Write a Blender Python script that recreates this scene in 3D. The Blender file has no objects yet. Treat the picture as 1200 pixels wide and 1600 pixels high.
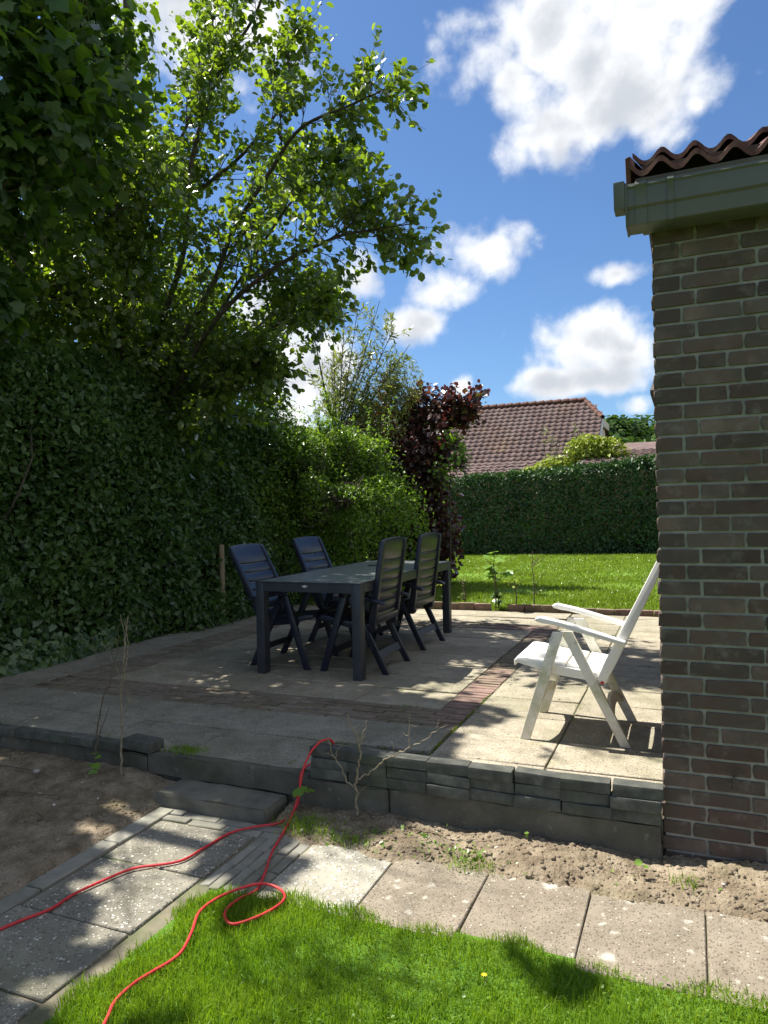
import bpy, bmesh, math, random
import numpy as np
from mathutils import Vector, Matrix

scn = bpy.context.scene
COL = scn.collection
PI = math.pi
# ------------------------------------------------------------------ camera
yaw, pitch, roll, CAM_H = math.radians(22.8), math.radians(-.15), math.radians(1.25), 1.395
Fw = Vector((-math.sin(yaw)*math.cos(pitch), math.cos(yaw)*math.cos(pitch), math.sin(pitch)))
R0 = Vector((math.cos(yaw), math.sin(yaw), 0)); U0 = R0.cross(Fw)
Uc = U0*math.cos(roll)+R0*math.sin(roll); Rc = R0*math.cos(roll)-U0*math.sin(roll)
cam = bpy.data.cameras.new('camera'); cam_o = bpy.data.objects.new('camera', cam); COL.objects.link(cam_o)
M3 = Matrix((Rc, Uc, -Fw)).transposed().to_4x4(); M3.translation = (0, 0, CAM_H)
cam_o.matrix_world = M3
cam.sensor_fit = 'HORIZONTAL'; cam.sensor_width = 36; cam.lens = 36*1120/1200
cam.clip_start = .05; cam.clip_end = 2000
scn.camera = cam_o
# ------------------------------------------------------------------ sun, exposure
SUN_EL, SUN_AZ = math.radians(60), math.radians(9)      # azimuth measured from -X towards +Y
to_sun = Vector((-math.cos(SUN_AZ)*math.cos(SUN_EL), math.sin(SUN_AZ)*math.cos(SUN_EL), math.sin(SUN_EL)))
sl = bpy.data.lights.new('sun', 'SUN'); sl.energy = 5.0; sl.angle = math.radians(.5); sl.color = (1, .955, .87)
so = bpy.data.objects.new('sun', sl); COL.objects.link(so); so.rotation_euler = to_sun.to_track_quat('Z', 'Y').to_euler()
scn.view_settings.view_transform = 'Standard'; scn.view_settings.look = 'None'
scn.view_settings.gamma = 1; scn.view_settings.use_curve_mapping = False
scn.view_settings.exposure = 1.1
scn.cycles.use_denoising = True
scn.cycles.max_bounces = 7; scn.cycles.diffuse_bounces = 4; scn.cycles.glossy_bounces = 2
scn.cycles.transmission_bounces = 4; scn.cycles.caustics_reflective = False; scn.cycles.caustics_refractive = False
scn.cycles.sample_clamp_indirect = 6

# ------------------------------------------------------------------ sky with clouds
def sky_dir(u, v):
    d = Fw + Rc*((u-600)/1120) - Uc*((v-800)/1120)
    return d.normalized()
CLOUDS = [  # direction of centre, angular half width and half height: small clouds of a fair weather sky
    ((850, 60), .105, .07), ((950, 90), .12, .095), ((1035, 160), .065, .05), ((905, 195), .085, .042), ((800, 115), .035, .035),
    ((1000, 10), .11, .045), ((750, 392), .070, .034), ((688, 455), .050, .036), ((662, 505), .045, .032), ((560, 440), .04, .035),
    ((966, 428), .042, .018), ((930, 525), .085, .050), ((862, 600), .045, .026), ((985, 545), .055, .05), ((950, 592), .08, .022),
    ((1000, 634), .026, .015), ((722, 605), .022, .022), ((300, 30), .12, .07), ((395, 30), .05, .06), ((500, 570), .055, .06),
    ((460, 610), .06, .05), ((430, 500), .05, .06)]
def build_world():
    w = bpy.data.worlds.new('World'); scn.world = w; w.use_nodes = True
    nt = w.node_tree; nt.nodes.clear(); N = nt.nodes; L = nt.links
    def math_(op, a, b=None, c=None):
        n = N.new('ShaderNodeMath'); n.operation = op
        for i, x in enumerate((a, b, c)):
            if x is None: continue
            if isinstance(x, (int, float)): n.inputs[i].default_value = x
            else: L.new(x, n.inputs[i])
        return n.outputs[0]
    def vmath(op, a, b):
        n = N.new('ShaderNodeVectorMath'); n.operation = op
        for i, x in enumerate((a, b)):
            if isinstance(x, (tuple, list, Vector)): n.inputs[i].default_value = tuple(x)
            else: L.new(x, n.inputs[i])
        return n.outputs['Value'] if op == 'DOT_PRODUCT' else n.outputs[0]
    sky = N.new('ShaderNodeTexSky'); sky.sky_type = 'NISHITA'; sky.sun_disc = False
    sky.sun_elevation = SUN_EL; sky.sun_rotation = math.radians(-90+math.degrees(SUN_AZ))
    sky.altitude = 0; sky.air_density = 1.0; sky.dust_density = .5; sky.ozone_density = 3.0
    geo = N.new('ShaderNodeTexCoord'); d0 = geo.outputs['Generated']
    def noise(vec, scale, detail=6, rough=.55):
        n = N.new('ShaderNodeTexNoise'); n.inputs['Scale'].default_value = scale
        n.inputs['Detail'].default_value = detail; n.inputs['Roughness'].default_value = rough
        L.new(vec, n.inputs['Vector']); return n
    blobs = []
    for (uv, a, b) in CLOUDS: blobs.append((sky_dir(*uv), a, b))
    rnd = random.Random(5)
    while len(blobs) < 46:                       # larger unseen clouds added over the rest of the sky to whiten the shade
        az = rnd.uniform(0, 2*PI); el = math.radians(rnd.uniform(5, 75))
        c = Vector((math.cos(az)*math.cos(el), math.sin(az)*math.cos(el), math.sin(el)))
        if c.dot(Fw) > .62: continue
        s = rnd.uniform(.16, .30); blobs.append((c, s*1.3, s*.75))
    acc = None
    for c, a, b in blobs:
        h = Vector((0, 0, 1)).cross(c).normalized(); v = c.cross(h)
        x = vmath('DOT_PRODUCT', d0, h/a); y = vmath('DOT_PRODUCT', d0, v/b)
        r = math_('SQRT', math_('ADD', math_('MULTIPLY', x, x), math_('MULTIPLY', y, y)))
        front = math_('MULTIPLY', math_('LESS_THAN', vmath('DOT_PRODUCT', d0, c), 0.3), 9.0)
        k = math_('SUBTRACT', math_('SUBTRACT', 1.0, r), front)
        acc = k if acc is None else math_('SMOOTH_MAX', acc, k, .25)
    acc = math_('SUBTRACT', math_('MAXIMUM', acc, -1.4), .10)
    n1 = noise(d0, 9, 6, .62).outputs['Fac']; n2 = noise(d0, 26, 4, .6).outputs['Fac']
    def billow(vec, scale, det=2):
        v = N.new('ShaderNodeTexVoronoi'); v.feature = 'F1'; v.inputs['Scale'].default_value = scale
        v.inputs['Detail'].default_value = det; v.inputs['Roughness'].default_value = .55; v.normalize = True
        L.new(vec, v.inputs['Vector']); return v.outputs['Distance']
    wob = N.new('ShaderNodeVectorMath'); wob.operation = 'MULTIPLY_ADD'; nw = noise(d0, 7, 2, .5); L.new(nw.outputs['Color'], wob.inputs[0]); wob.inputs[1].default_value = (.09, .09, .09); L.new(d0, wob.inputs[2])
    bw = billow(wob.outputs[0], 13)
    dens = math_('ADD', acc, math_('ADD', math_('MULTIPLY', math_('SUBTRACT', n1, .5), 2.1), math_('ADD', math_('MULTIPLY', math_('SUBTRACT', n2, .5), .7), math_('MULTIPLY', math_('SUBTRACT', .33, bw), 2.4))))
    def smooth(x, lo, hi):
        n = N.new('ShaderNodeMapRange'); n.interpolation_type = 'SMOOTHSTEP'
        L.new(x, n.inputs['Value']); n.inputs['From Min'].default_value = lo; n.inputs['From Max'].default_value = hi
        return n.outputs['Result']
    alpha = smooth(dens, -.22, .72)
    # thick middles and undersides are greyer
    off = vmath('ADD', d0, (0, 0, .035)); n3 = noise(off, 9, 3, .6).outputs['Fac']
    bw2 = billow(vmath('ADD', wob.outputs[0], (-.010, 0, .016)), 13, 0)      # density towards the sun: lit side and grey side
    lit = math_('MULTIPLY', math_('SUBTRACT', bw, bw2), 3.2)
    thick = smooth(math_('ADD', math_('ADD', math_('MULTIPLY', dens, .8), lit), math_('MULTIPLY', math_('SUBTRACT', n3, .5), 1.4)), .10, 1.25)
    mixc = N.new('ShaderNodeMix'); mixc.data_type = 'RGBA'; L.new(thick, mixc.inputs[0])
    mixc.inputs[6].default_value = (.86, .87, .88, 1); mixc.inputs[7].default_value = (.50, .53, .58, 1)
    tint = N.new('ShaderNodeMix'); tint.data_type = 'RGBA'; tint.blend_type = 'MULTIPLY'; tint.inputs[0].default_value = 1
    L.new(sky.outputs[0], tint.inputs[6]); tint.inputs[7].default_value = (.72, .92, 1.12, 1)
    b1 = N.new('ShaderNodeBackground'); L.new(tint.outputs[2], b1.inputs[0]); b1.inputs[1].default_value = .062
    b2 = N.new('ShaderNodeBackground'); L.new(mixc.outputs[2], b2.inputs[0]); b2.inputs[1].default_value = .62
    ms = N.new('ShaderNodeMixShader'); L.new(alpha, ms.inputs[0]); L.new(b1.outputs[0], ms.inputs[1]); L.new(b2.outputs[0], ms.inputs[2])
    out = N.new('ShaderNodeOutputWorld'); L.new(ms.outputs[0], out.inputs[0])
    w.cycles.sampling_method = 'MANUAL'; w.cycles.sample_map_resolution = 512
build_world()

# ------------------------------------------------------------------ helpers
def tag(o, label=None, cat=None, group=None, kind=None):
    if label: o['label'] = label
    if cat: o['category'] = cat
    if group: o['group'] = group
    if kind: o['kind'] = kind
    return o
def link(o, parent=None):
    COL.objects.link(o)
    if parent is not None: o.parent = parent
    return o
def empty(name, loc=(0, 0, 0), rz=0, **kw):
    o = bpy.data.objects.new(name, None); o.location = loc; o.rotation_euler = (0, 0, rz); o.empty_display_size = .1
    link(o); tag(o, **kw); return o
def ob(name, mesh, parent=None, loc=None, rot=None, scale=None, mat=None, **kw):
    o = bpy.data.objects.new(name, mesh)
    if mat is not None and not mesh.materials: mesh.materials.append(mat)
    if loc is not None: o.location = loc
    if rot is not None: o.rotation_euler = rot
    if scale is not None: o.scale = scale
    link(o, parent); tag(o, **kw); return o
def copy_tree(o, parent=None):
    c = o.copy(); COL.objects.link(c)
    if parent is not None: c.parent = parent
    for ch in list(o.children): copy_tree(ch, c)
    return c
def np_mesh(name, V, F, mat=None, smooth=False):
    """V (n,3); F (m,k) faces of one size, or a list of such arrays"""
    V = np.asarray(V, np.float32); Fs = F if isinstance(F, list) else [F]
    me = bpy.data.meshes.new(name)
    me.vertices.add(len(V)); me.vertices.foreach_set('co', V.ravel())
    nl = sum(f.size for f in Fs); npoly = sum(len(f) for f in Fs)
    me.loops.add(nl); me.polygons.add(npoly)
    me.loops.foreach_set('vertex_index', np.concatenate([f.ravel() for f in Fs]).astype(np.int32))
    tot = np.concatenate([np.full(len(f), f.shape[1]) for f in Fs]); st = np.concatenate([[0], np.cumsum(tot)[:-1]])
    me.polygons.foreach_set('loop_start', st.astype(np.int32))
    if smooth: me.polygons.foreach_set('use_smooth', np.ones(npoly, bool))
    me.update(calc_edges=True); me.validate()
    if mat: me.materials.append(mat)
    return me
def bm_mesh(name, bm, mat=None, smooth=None):
    bmesh.ops.recalc_face_normals(bm, faces=bm.faces)
    me = bpy.data.meshes.new(name); bm.to_mesh(me); bm.free()
    if smooth is not None:
        for p in me.polygons: p.use_smooth = True
        me.set_sharp_from_angle(angle=math.radians(smooth))
    if mat: me.materials.append(mat)
    return me
def bm_box(bm, x0, x1, y0, y1, z0, z1):
    r = bmesh.ops.create_cube(bm, size=1)
    for v in r['verts']:
        v.co = Vector(((x0+x1)/2+v.co.x*(x1-x0), (y0+y1)/2+v.co.y*(y1-y0), (z0+z1)/2+v.co.z*(z1-z0)))
    return r['verts']
def box_mesh(name, x0, x1, y0, y1, z0, z1, mat, bev=.004, seg=1, jit=0, rnd=None, cuts=0):
    bm = bmesh.new(); bm_box(bm, x0, x1, y0, y1, z0, z1)
    if cuts: bmesh.ops.subdivide_edges(bm, edges=bm.edges[:], cuts=cuts, use_grid_fill=True)
    if jit:
        for v in bm.verts: v.co += Vector((rnd.uniform(-jit, jit), rnd.uniform(-jit, jit), rnd.uniform(-jit, jit)))
    if bev:
        es = [e for e in bm.edges if len(e.link_faces) == 2 and e.calc_face_angle(0) > .6]
        bmesh.ops.bevel(bm, geom=es, offset=bev, segments=seg, affect='EDGES', profile=.6)
    return bm_mesh(name, bm, mat, 40)
def prism(name, poly, lo, hi, mat, axis='y', bev=.004, seg=2):
    """extrude a 2-D outline along an axis"""
    bm = bmesh.new()
    def P(a, b, t): return (a, t, b) if axis == 'y' else ((t, a, b) if axis == 'x' else (a, b, t))
    A = [bm.verts.new(P(a, b, lo)) for a, b in poly]; B = [bm.verts.new(P(a, b, hi)) for a, b in poly]
    bm.faces.new(A); bm.faces.new(list(reversed(B)))
    for i in range(len(poly)):
        j = (i+1) % len(poly); bm.faces.new((A[j], A[i], B[i], B[j]))
    if bev:
        bmesh.ops.recalc_face_normals(bm, faces=bm.faces)
        es = [e for e in bm.edges if len(e.link_faces) == 2 and e.calc_face_angle(0) > .5]
        bmesh.ops.bevel(bm, geom=es, offset=bev, segments=seg, affect='EDGES', profile=.6)
    return bm_mesh(name, bm, mat, 42)
def spline(pts, n=6):
    pts = [np.array(p, float) for p in pts]; out = []
    P = [2*pts[0]-pts[1]]+pts+[2*pts[-1]-pts[-2]]
    for i in range(1, len(P)-2):
        for k in range(n):
            t = k/n; a, b, c, d = P[i-1], P[i], P[i+1], P[i+2]
            out.append(.5*((2*b)+(-a+c)*t+(2*a-5*b+4*c-d)*t*t+(-a+3*b-3*c+d)*t**3))
    out.append(pts[-1]); return np.array(out)
class Tubes:
    def __init__(self): self.V = []; self.F = []; self.n = 0
    def add(self, pts, r0, r1=None, k=6, power=1.0):
        pts = np.asarray(pts, float); n = len(pts); r1 = r0 if r1 is None else r1
        T = np.gradient(pts, axis=0); T /= np.linalg.norm(T, axis=1)[:, None]+1e-9
        ref = np.array([0, 0, 1.]) if abs(T[0][2]) < .9 else np.array([1., 0, 0])
        A = np.cross(T, ref); A /= np.linalg.norm(A, axis=1)[:, None]+1e-9; B = np.cross(T, A)
        t = np.linspace(0, 1, n)**power; R = (r0+(r1-r0)*t)[:, None, None]
        a = np.arange(k)*2*PI/k
        ring = pts[:, None, :]+R*(np.cos(a)[None, :, None]*A[:, None, :]+np.sin(a)[None, :, None]*B[:, None, :])
        self.V.append(ring.reshape(-1, 3))
        i = np.arange(n-1)[:, None]*k; j = np.arange(k)[None, :]; jn = (j+1) % k
        self.F.append(np.stack([i+j, i+jn, i+k+jn, i+k+j], -1).reshape(-1, 4)+self.n); self.n += n*k
    def mesh(self, name, mat): return np_mesh(name, np.concatenate(self.V), np.concatenate(self.F), mat, True)

# ------------------------------------------------------------------ materials
def new_mat(name):
    m = bpy.data.materials.new(name); m.use_nodes = True; m.node_tree.nodes.clear(); return m
def ramp(nt, fac, stops):
    r = nt.nodes.new('ShaderNodeValToRGB'); cr = r.color_ramp
    while len(cr.elements) < len(stops): cr.elements.new(.5)
    for e, (p, c) in zip(cr.elements, stops): e.position = p; e.color = (*c, 1)
    nt.links.new(fac, r.inputs[0]); return r.outputs[0]
def surf(name, stops, scale=6, detail=5, rough=.85, bump=.3, bscale=120, bdist=.002, spots=None, obj_var=.0, local=False, metallic=0, spec=.4, patch=None, stretch=None, coat=0, agg=None):
    """colour from noise over world position, fine relief from a second noise, speckles, stains, a tint per piece"""
    m = new_mat(name); nt = m.node_tree; N = nt.nodes; L = nt.links
    pb = N.new('ShaderNodeBsdfPrincipled'); out = N.new('ShaderNodeOutputMaterial'); L.new(pb.outputs[0], out.inputs[0])
    if local: src = N.new('ShaderNodeTexCoord').outputs['Object']
    else: src = N.new('ShaderNodeNewGeometry').outputs['Position']
    if stretch:
        mp = N.new('ShaderNodeMapping'); mp.inputs['Scale'].default_value = stretch; L.new(src, mp.inputs['Vector']); src = mp.outputs[0]
    oi = N.new('ShaderNodeObjectInfo')
    if obj_var:
        va = N.new('ShaderNodeVectorMath'); va.operation = 'ADD'; L.new(src, va.inputs[0])
        sc = N.new('ShaderNodeMath'); sc.operation = 'MULTIPLY'; L.new(oi.outputs['Random'], sc.inputs[0]); sc.inputs[1].default_value = 40
        L.new(sc.outputs[0], va.inputs[1]); vsrc = va.outputs[0]
    else: vsrc = src
    n = N.new('ShaderNodeTexNoise'); n.inputs['Scale'].default_value = scale; n.inputs['Detail'].default_value = detail; n.inputs['Roughness'].default_value = .62
    L.new(vsrc, n.inputs['Vector'])
    col = ramp(nt, n.outputs['Fac'], stops)
    def mix(a, b, fac, mode='MIX'):
        x = N.new('ShaderNodeMix'); x.data_type = 'RGBA'; x.blend_type = mode
        L.new(a, x.inputs[6])
        if isinstance(b, tuple): x.inputs[7].default_value = (*b, 1)
        else: L.new(b, x.inputs[7])
        if isinstance(fac, (int, float)): x.inputs[0].default_value = fac
        else: L.new(fac, x.inputs[0])
        return x.outputs[2]
    if obj_var:
        v = N.new('ShaderNodeMapRange'); L.new(oi.outputs['Random'], v.inputs['Value']); v.inputs['To Min'].default_value = 1-obj_var; v.inputs['To Max'].default_value = 1+obj_var
        g = N.new('ShaderNodeCombineColor'); [L.new(v.outputs[0], g.inputs[i]) for i in range(3)]
        col = mix(col, g.outputs[0], 1.0, 'MULTIPLY')
    prev = None
    if agg:          # stones set in the surface: (cells per metre, stone colours, share of stone, relief)
        asc, ast, ash, arel = agg
        vo = N.new('ShaderNodeTexVoronoi'); vo.inputs['Scale'].default_value = asc; vo.inputs['Randomness'].default_value = 1; L.new(src, vo.inputs['Vector'])
        sp = N.new('ShaderNodeSeparateColor'); L.new(vo.outputs['Color'], sp.inputs[0])
        pc = ramp(nt, sp.outputs[0], ast)
        sz = N.new('ShaderNodeMapRange'); L.new(sp.outputs[1], sz.inputs['Value']); sz.inputs['To Min'].default_value = ash*.45; sz.inputs['To Max'].default_value = ash
        df = N.new('ShaderNodeMath'); df.operation = 'SUBTRACT'; L.new(sz.outputs[0], df.inputs[0]); L.new(vo.outputs['Distance'], df.inputs[1])
        mk = N.new('ShaderNodeMapRange'); L.new(df.outputs[0], mk.inputs['Value']); mk.inputs['From Max'].default_value = .10
        col = mix(col, pc, mk.outputs[0])
        bb = N.new('ShaderNodeBump'); bb.inputs['Strength'].default_value = .8; bb.inputs['Distance'].default_value = arel
        L.new(mk.outputs[0], bb.inputs['Height']); prev = bb.outputs[0]
    wn = N.new('ShaderNodeTexNoise'); wn.inputs['Scale'].default_value = 28; wn.inputs['Detail'].default_value = 3; L.new(src, wn.inputs['Vector'])
    wv = N.new('ShaderNodeVectorMath'); wv.operation = 'MULTIPLY_ADD'; L.new(wn.outputs['Color'], wv.inputs[0]); wv.inputs[1].default_value = (.05, .05, .05); L.new(src, wv.inputs[2])
    if patch:        # (scale, threshold lo, hi, colour, strength)
        for ps, lo, hi, pc, st in patch:
            q = N.new('ShaderNodeTexNoise'); q.inputs['Scale'].default_value = ps; q.inputs['Detail'].default_value = 5; q.inputs['Roughness'].default_value = .65; L.new(src, q.inputs['Vector'])
            mr = N.new('ShaderNodeMapRange'); L.new(q.outputs['Fac'], mr.inputs['Value']); mr.inputs['From Min'].default_value = lo; mr.inputs['From Max'].default_value = hi; mr.inputs['To Max'].default_value = st
            col = mix(col, pc, mr.outputs[0])
    if spots:        # (scale, radius lo, hi, colour, keep share)
        for ps, lo, hi, pc, keep in spots:
            vo = N.new('ShaderNodeTexVoronoi'); vo.voronoi_dimensions = '2D' if ps < 20 else '3D'; vo.inputs['Scale'].default_value = ps; L.new(wv.outputs[0] if ps < 20 else src, vo.inputs['Vector'])
            mr = N.new('ShaderNodeMapRange'); L.new(vo.outputs['Distance'], mr.inputs['Value']); mr.inputs['From Min'].default_value = hi; mr.inputs['From Max'].default_value = lo
            sp = N.new('ShaderNodeSeparateColor'); L.new(vo.outputs['Color'], sp.inputs[0])
            lt = N.new('ShaderNodeMath'); lt.operation = 'LESS_THAN'; L.new(sp.outputs[0], lt.inputs[0]); lt.inputs[1].default_value = keep
            mm = N.new('ShaderNodeMath'); mm.operation = 'MULTIPLY'; L.new(mr.outputs[0], mm.inputs[0]); L.new(lt.outputs[0], mm.inputs[1])
            col = mix(col, pc, mm.outputs[0])
    L.new(col, pb.inputs['Base Color'])
    pb.inputs['Roughness'].default_value = rough; pb.inputs['Metallic'].default_value = metallic
    pb.inputs['Specular IOR Level'].default_value = spec
    if coat: pb.inputs['Coat Weight'].default_value = coat
    if bump:
        bn = N.new('ShaderNodeTexNoise'); bn.inputs['Scale'].default_value = bscale; bn.inputs['Detail'].default_value = 4; L.new(src, bn.inputs['Vector'])
        b = N.new('ShaderNodeBump'); b.inputs['Strength'].default_value = bump; b.inputs['Distance'].default_value = bdist
        if prev is not None: L.new(prev, b.inputs['Normal'])
        L.new(bn.outputs['Fac'], b.inputs['Height']); L.new(b.outputs[0], pb.inputs['Normal'])
    return m
def leaf_mat(name, stops, trans=.4, tcol=(1.3, 1.5, .5), gloss=.12, rough=.35, clump=0):
    m = new_mat(name); nt = m.node_tree; N = nt.nodes; L = nt.links
    g = N.new('ShaderNodeNewGeometry'); fac = g.outputs['Random Per Island']
    if clump:
        n = N.new('ShaderNodeTexNoise'); n.inputs['Scale'].default_value = clump; n.inputs['Detail'].default_value = 2; L.new(g.outputs['Position'], n.inputs['Vector'])
        mm = N.new('ShaderNodeMix'); mm.inputs[0].default_value = .5; L.new(fac, mm.inputs[2])
        mr = N.new('ShaderNodeMapRange'); L.new(n.outputs['Fac'], mr.inputs['Value']); mr.inputs['From Min'].default_value = .3; mr.inputs['From Max'].default_value = .7
        L.new(mr.outputs[0], mm.inputs[3]); fac = mm.outputs[0]
    col = ramp(nt, fac, stops)
    d = N.new('ShaderNodeBsdfDiffuse'); L.new(col, d.inputs[0])
    t = N.new('ShaderNodeBsdfTranslucent')
    tc = N.new('ShaderNodeMix'); tc.data_type = 'RGBA'; tc.blend_type = 'MULTIPLY'; tc.inputs[0].default_value = 1; L.new(col, tc.inputs[6]); tc.inputs[7].default_value = (*tcol, 1)
    L.new(tc.outputs[2], t.inputs[0])
    m1 = N.new('ShaderNodeMixShader'); m1.inputs[0].default_value = trans; L.new(d.outputs[0], m1.inputs[1]); L.new(t.outputs[0], m1.inputs[2])
    gl = N.new('ShaderNodeBsdfGlossy'); gl.inputs['Roughness'].default_value = rough; gl.inputs[0].default_value = (1, 1, 1, 1)
    lw = N.new('ShaderNodeLayerWeight'); lw.inputs[0].default_value = .25
    mu = N.new('ShaderNodeMath'); mu.operation = 'MULTIPLY_ADD'; L.new(lw.outputs['Fresnel'], mu.inputs[0]); mu.inputs[1].default_value = gloss*1.5; mu.inputs[2].default_value = gloss*.3
    m2 = N.new('ShaderNodeMixShader'); L.new(mu.outputs[0], m2.inputs[0]); L.new(m1.outputs[0], m2.inputs[1]); L.new(gl.outputs[0], m2.inputs[2])
    o = N.new('ShaderNodeOutputMaterial'); L.new(m2.outputs[0], o.inputs[0]); return m

MT = {}
MT['brick'] = surf('house_brick', [(.28, (.042, .031, .028)), (.42, (.092, .058, .046)), (.52, (.082, .064, .054)), (.62, (.125, .086, .068)), (.75, (.155, .132, .114))], scale=3.2, detail=7, rough=.9, bump=.8, bscale=160, bdist=.004, obj_var=.30,
                   patch=[(14, .54, .75, (.23, .21, .18), .55), (4, .55, .72, (.07, .075, .035), .35)])
MT['mortar'] = surf('mortar', [(.3, (.20, .19, .165)), (.7, (.34, .325, .285))], scale=12, bump=.7, bscale=260, bdist=.003)
MT['slab'] = surf('paving_slab', [(.25, (.225, .195, .14)), (.5, (.33, .29, .215)), (.75, (.42, .375, .29))], scale=7, rough=.92, bump=.7, bscale=330, bdist=.003, obj_var=.14,
                  spots=[(170, .1, .35, (.56, .52, .44), .3), (210, .1, .33, (.13, .11, .09), .3)], patch=[(1.3, .46, .68, (.16, .165, .085), .55), (5, .58, .75, (.36, .35, .16), .35), (3, .55, .8, (.14, .125, .10), .5)],
   agg=(90, [(.0, (.10, .085, .06)), (.35, (.29, .25, .18)), (.7, (.44, .39, .29)), (.9, (.56, .51, .40)), (1, (.68, .64, .55))], .50, .003))
MT['slab_shade'] = surf('shaded_mossy_slab', [(.25, (.19, .175, .135)), (.5, (.27, .25, .195)), (.75, (.35, .325, .26))], scale=6, rough=.92, bump=.7, bscale=330, bdist=.003, obj_var=.14,  # mossy copy of the slab, its colours also darkened for the shaded left side
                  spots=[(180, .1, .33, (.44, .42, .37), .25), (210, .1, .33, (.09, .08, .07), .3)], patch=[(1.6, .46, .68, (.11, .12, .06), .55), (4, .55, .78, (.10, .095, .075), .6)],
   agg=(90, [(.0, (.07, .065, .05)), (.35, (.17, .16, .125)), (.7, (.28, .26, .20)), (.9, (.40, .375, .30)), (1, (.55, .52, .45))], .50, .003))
MT['joint'] = surf('joint_sand', [(.3, (.10, .088, .06)), (.7, (.21, .18, .125))], scale=14, bump=.6, patch=[(3, .45, .65, (.08, .11, .03), .7)])
MT['joint_dark'] = surf('mossy_joint', [(.3, (.055, .048, .032)), (.7, (.12, .105, .07))], scale=14, bump=.6, patch=[(3, .45, .65, (.07, .10, .03), .7)])
MT['red_brick'] = surf('clay_paver', [(.25, (.15, .088, .073)), (.5, (.225, .14, .117)), (.75, (.30, .215, .185))], scale=16, rough=.88, bump=.5, bscale=240, obj_var=.2,
                       patch=[(1.0, .38, .58, (.17, .155, .09), .85), (7, .50, .70, (.10, .08, .055), .6)])
MT['mossy_brick'] = surf('mossy_clay_paver', [(.25, (.15, .122, .09)), (.5, (.215, .18, .135)), (.75, (.285, .245, .185))], scale=16, rough=.92, bump=.5, bscale=240, obj_var=.16, patch=[(1.6, .52, .74, (.20, .13, .10), .5), (5, .5, .7, (.10, .105, .05), .6)])
MT['gravel_slab'] = surf('pebbled_slab', [(.3, (.14, .13, .10)), (.7, (.26, .24, .19))], scale=8, rough=.9, bump=.6, bscale=200, bdist=.003, obj_var=.06,
                         patch=[(2.2, .52, .72, (.13, .14, .065), .45)], agg=(84, [(.0, (.12, .11, .085)), (.45, (.24, .22, .175)), (.72, (.36, .335, .27)), (.88, (.50, .47, .40)), (1, (.72, .69, .62))], .54, .006))
MT['pebble_light'] = surf('light_pebbled_slab', [(.3, (.26, .24, .19)), (.7, (.36, .34, .28))], scale=8, rough=.9, bump=.6, bscale=200, bdist=.003,
                         agg=(64, [(.0, (.24, .22, .17)), (.4, (.42, .39, .31)), (.75, (.56, .53, .44)), (1, (.72, .69, .61))], .58, .006))
MT['grey_slab'] = surf('grey_path_slab', [(.25, (.155, .128, .094)), (.5, (.215, .18, .135)), (.75, (.275, .235, .18))], scale=9, detail=8, rough=.95, bump=.7, bscale=300, bdist=.003, obj_var=.05,
                       spots=[(4.2, .05, .15, (.43, .41, .35), .38), (9, .05, .16, (.37, .345, .29), .2), (15, .06, .18, (.40, .37, .31), .15)], agg=(105, [(.0, (.115, .095, .068)), (.35, (.17, .14, .10)), (.7, (.27, .228, .168)), (.93, (.36, .31, .24)), (1, (.58, .54, .46))], .52, .004),
                       patch=[(2.5, .5, .75, (.20, .175, .135), .6)])
MT['grey_brick'] = surf('grey_concrete_brick', [(.25, (.042, .045, .039)), (.5, (.074, .077, .066)), (.75, (.13, .132, .115))], scale=14, rough=.88, bump=.5, bscale=260, obj_var=.16,
                        patch=[(4, .5, .7, (.085, .10, .04), .45), (9, .58, .75, (.26, .26, .24), .4)])
MT['path_brick'] = surf('worn_path_brick', [(.25, (.16, .155, .13)), (.7, (.28, .265, .22))], scale=12, rough=.92, bump=.6, obj_var=.14, patch=[(4, .5, .7, (.13, .14, .06), .5)])
MT['dark_concrete'] = surf('old_dark_concrete', [(.25, (.055, .052, .042)), (.5, (.10, .095, .075)), (.75, (.155, .145, .115))], scale=5, detail=8, rough=.95, bump=.9, bscale=120, bdist=.005,
                        patch=[(3, .5, .7, (.055, .065, .025), .6), (16, .62, .72, (.3, .29, .26), .5)])
MT['step'] = surf('step_concrete', [(.3, (.10, .096, .076)), (.7, (.21, .20, .16))], scale=8, rough=.95, bump=.9, bscale=160, bdist=.004, patch=[(4, .5, .72, (.12, .12, .07), .5)])
MT['soil'] = surf('sandy_soil', [(.2, (.085, .066, .044)), (.45, (.19, .15, .102)), (.8, (.35, .295, .215))], scale=11, detail=9, rough=1, bump=1, bscale=75, bdist=.012, spec=.1,
                  spots=[(60, .1, .3, (.06, .042, .03), .35), (95, .08, .28, (.45, .39, .30), .2)], patch=[(2.6, .55, .75, (.13, .15, .05), .35)])
MT['ground'] = surf('ground', [(.3, (.05, .08, .02)), (.7, (.09, .12, .035))], scale=3, rough=1, bump=.5, spec=.1)
MT['lawn'] = surf('lawn_soil', [(.3, (.06, .13, .016)), (.7, (.11, .21, .03))], scale=5, rough=1, bump=.8, bscale=60, bdist=.02, spec=.1)
MT['lawn_far'] = surf('far_lawn_turf', [(.3, (.10, .19, .026)), (.7, (.17, .27, .045))], scale=4, detail=8, rough=1, bump=.9, bscale=40, bdist=.03, spec=.1)
MT['navy'] = surf('navy_plastic', [(.3, (.009, .011, .026)), (.7, (.016, .019, .038))], scale=4, rough=.32, bump=.12, bscale=500, bdist=.0006, spec=.55, local=True, patch=[(7, .45, .75, (.055, .057, .06), .45), (30, .6, .7, (.09, .09, .085), .3)])
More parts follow.
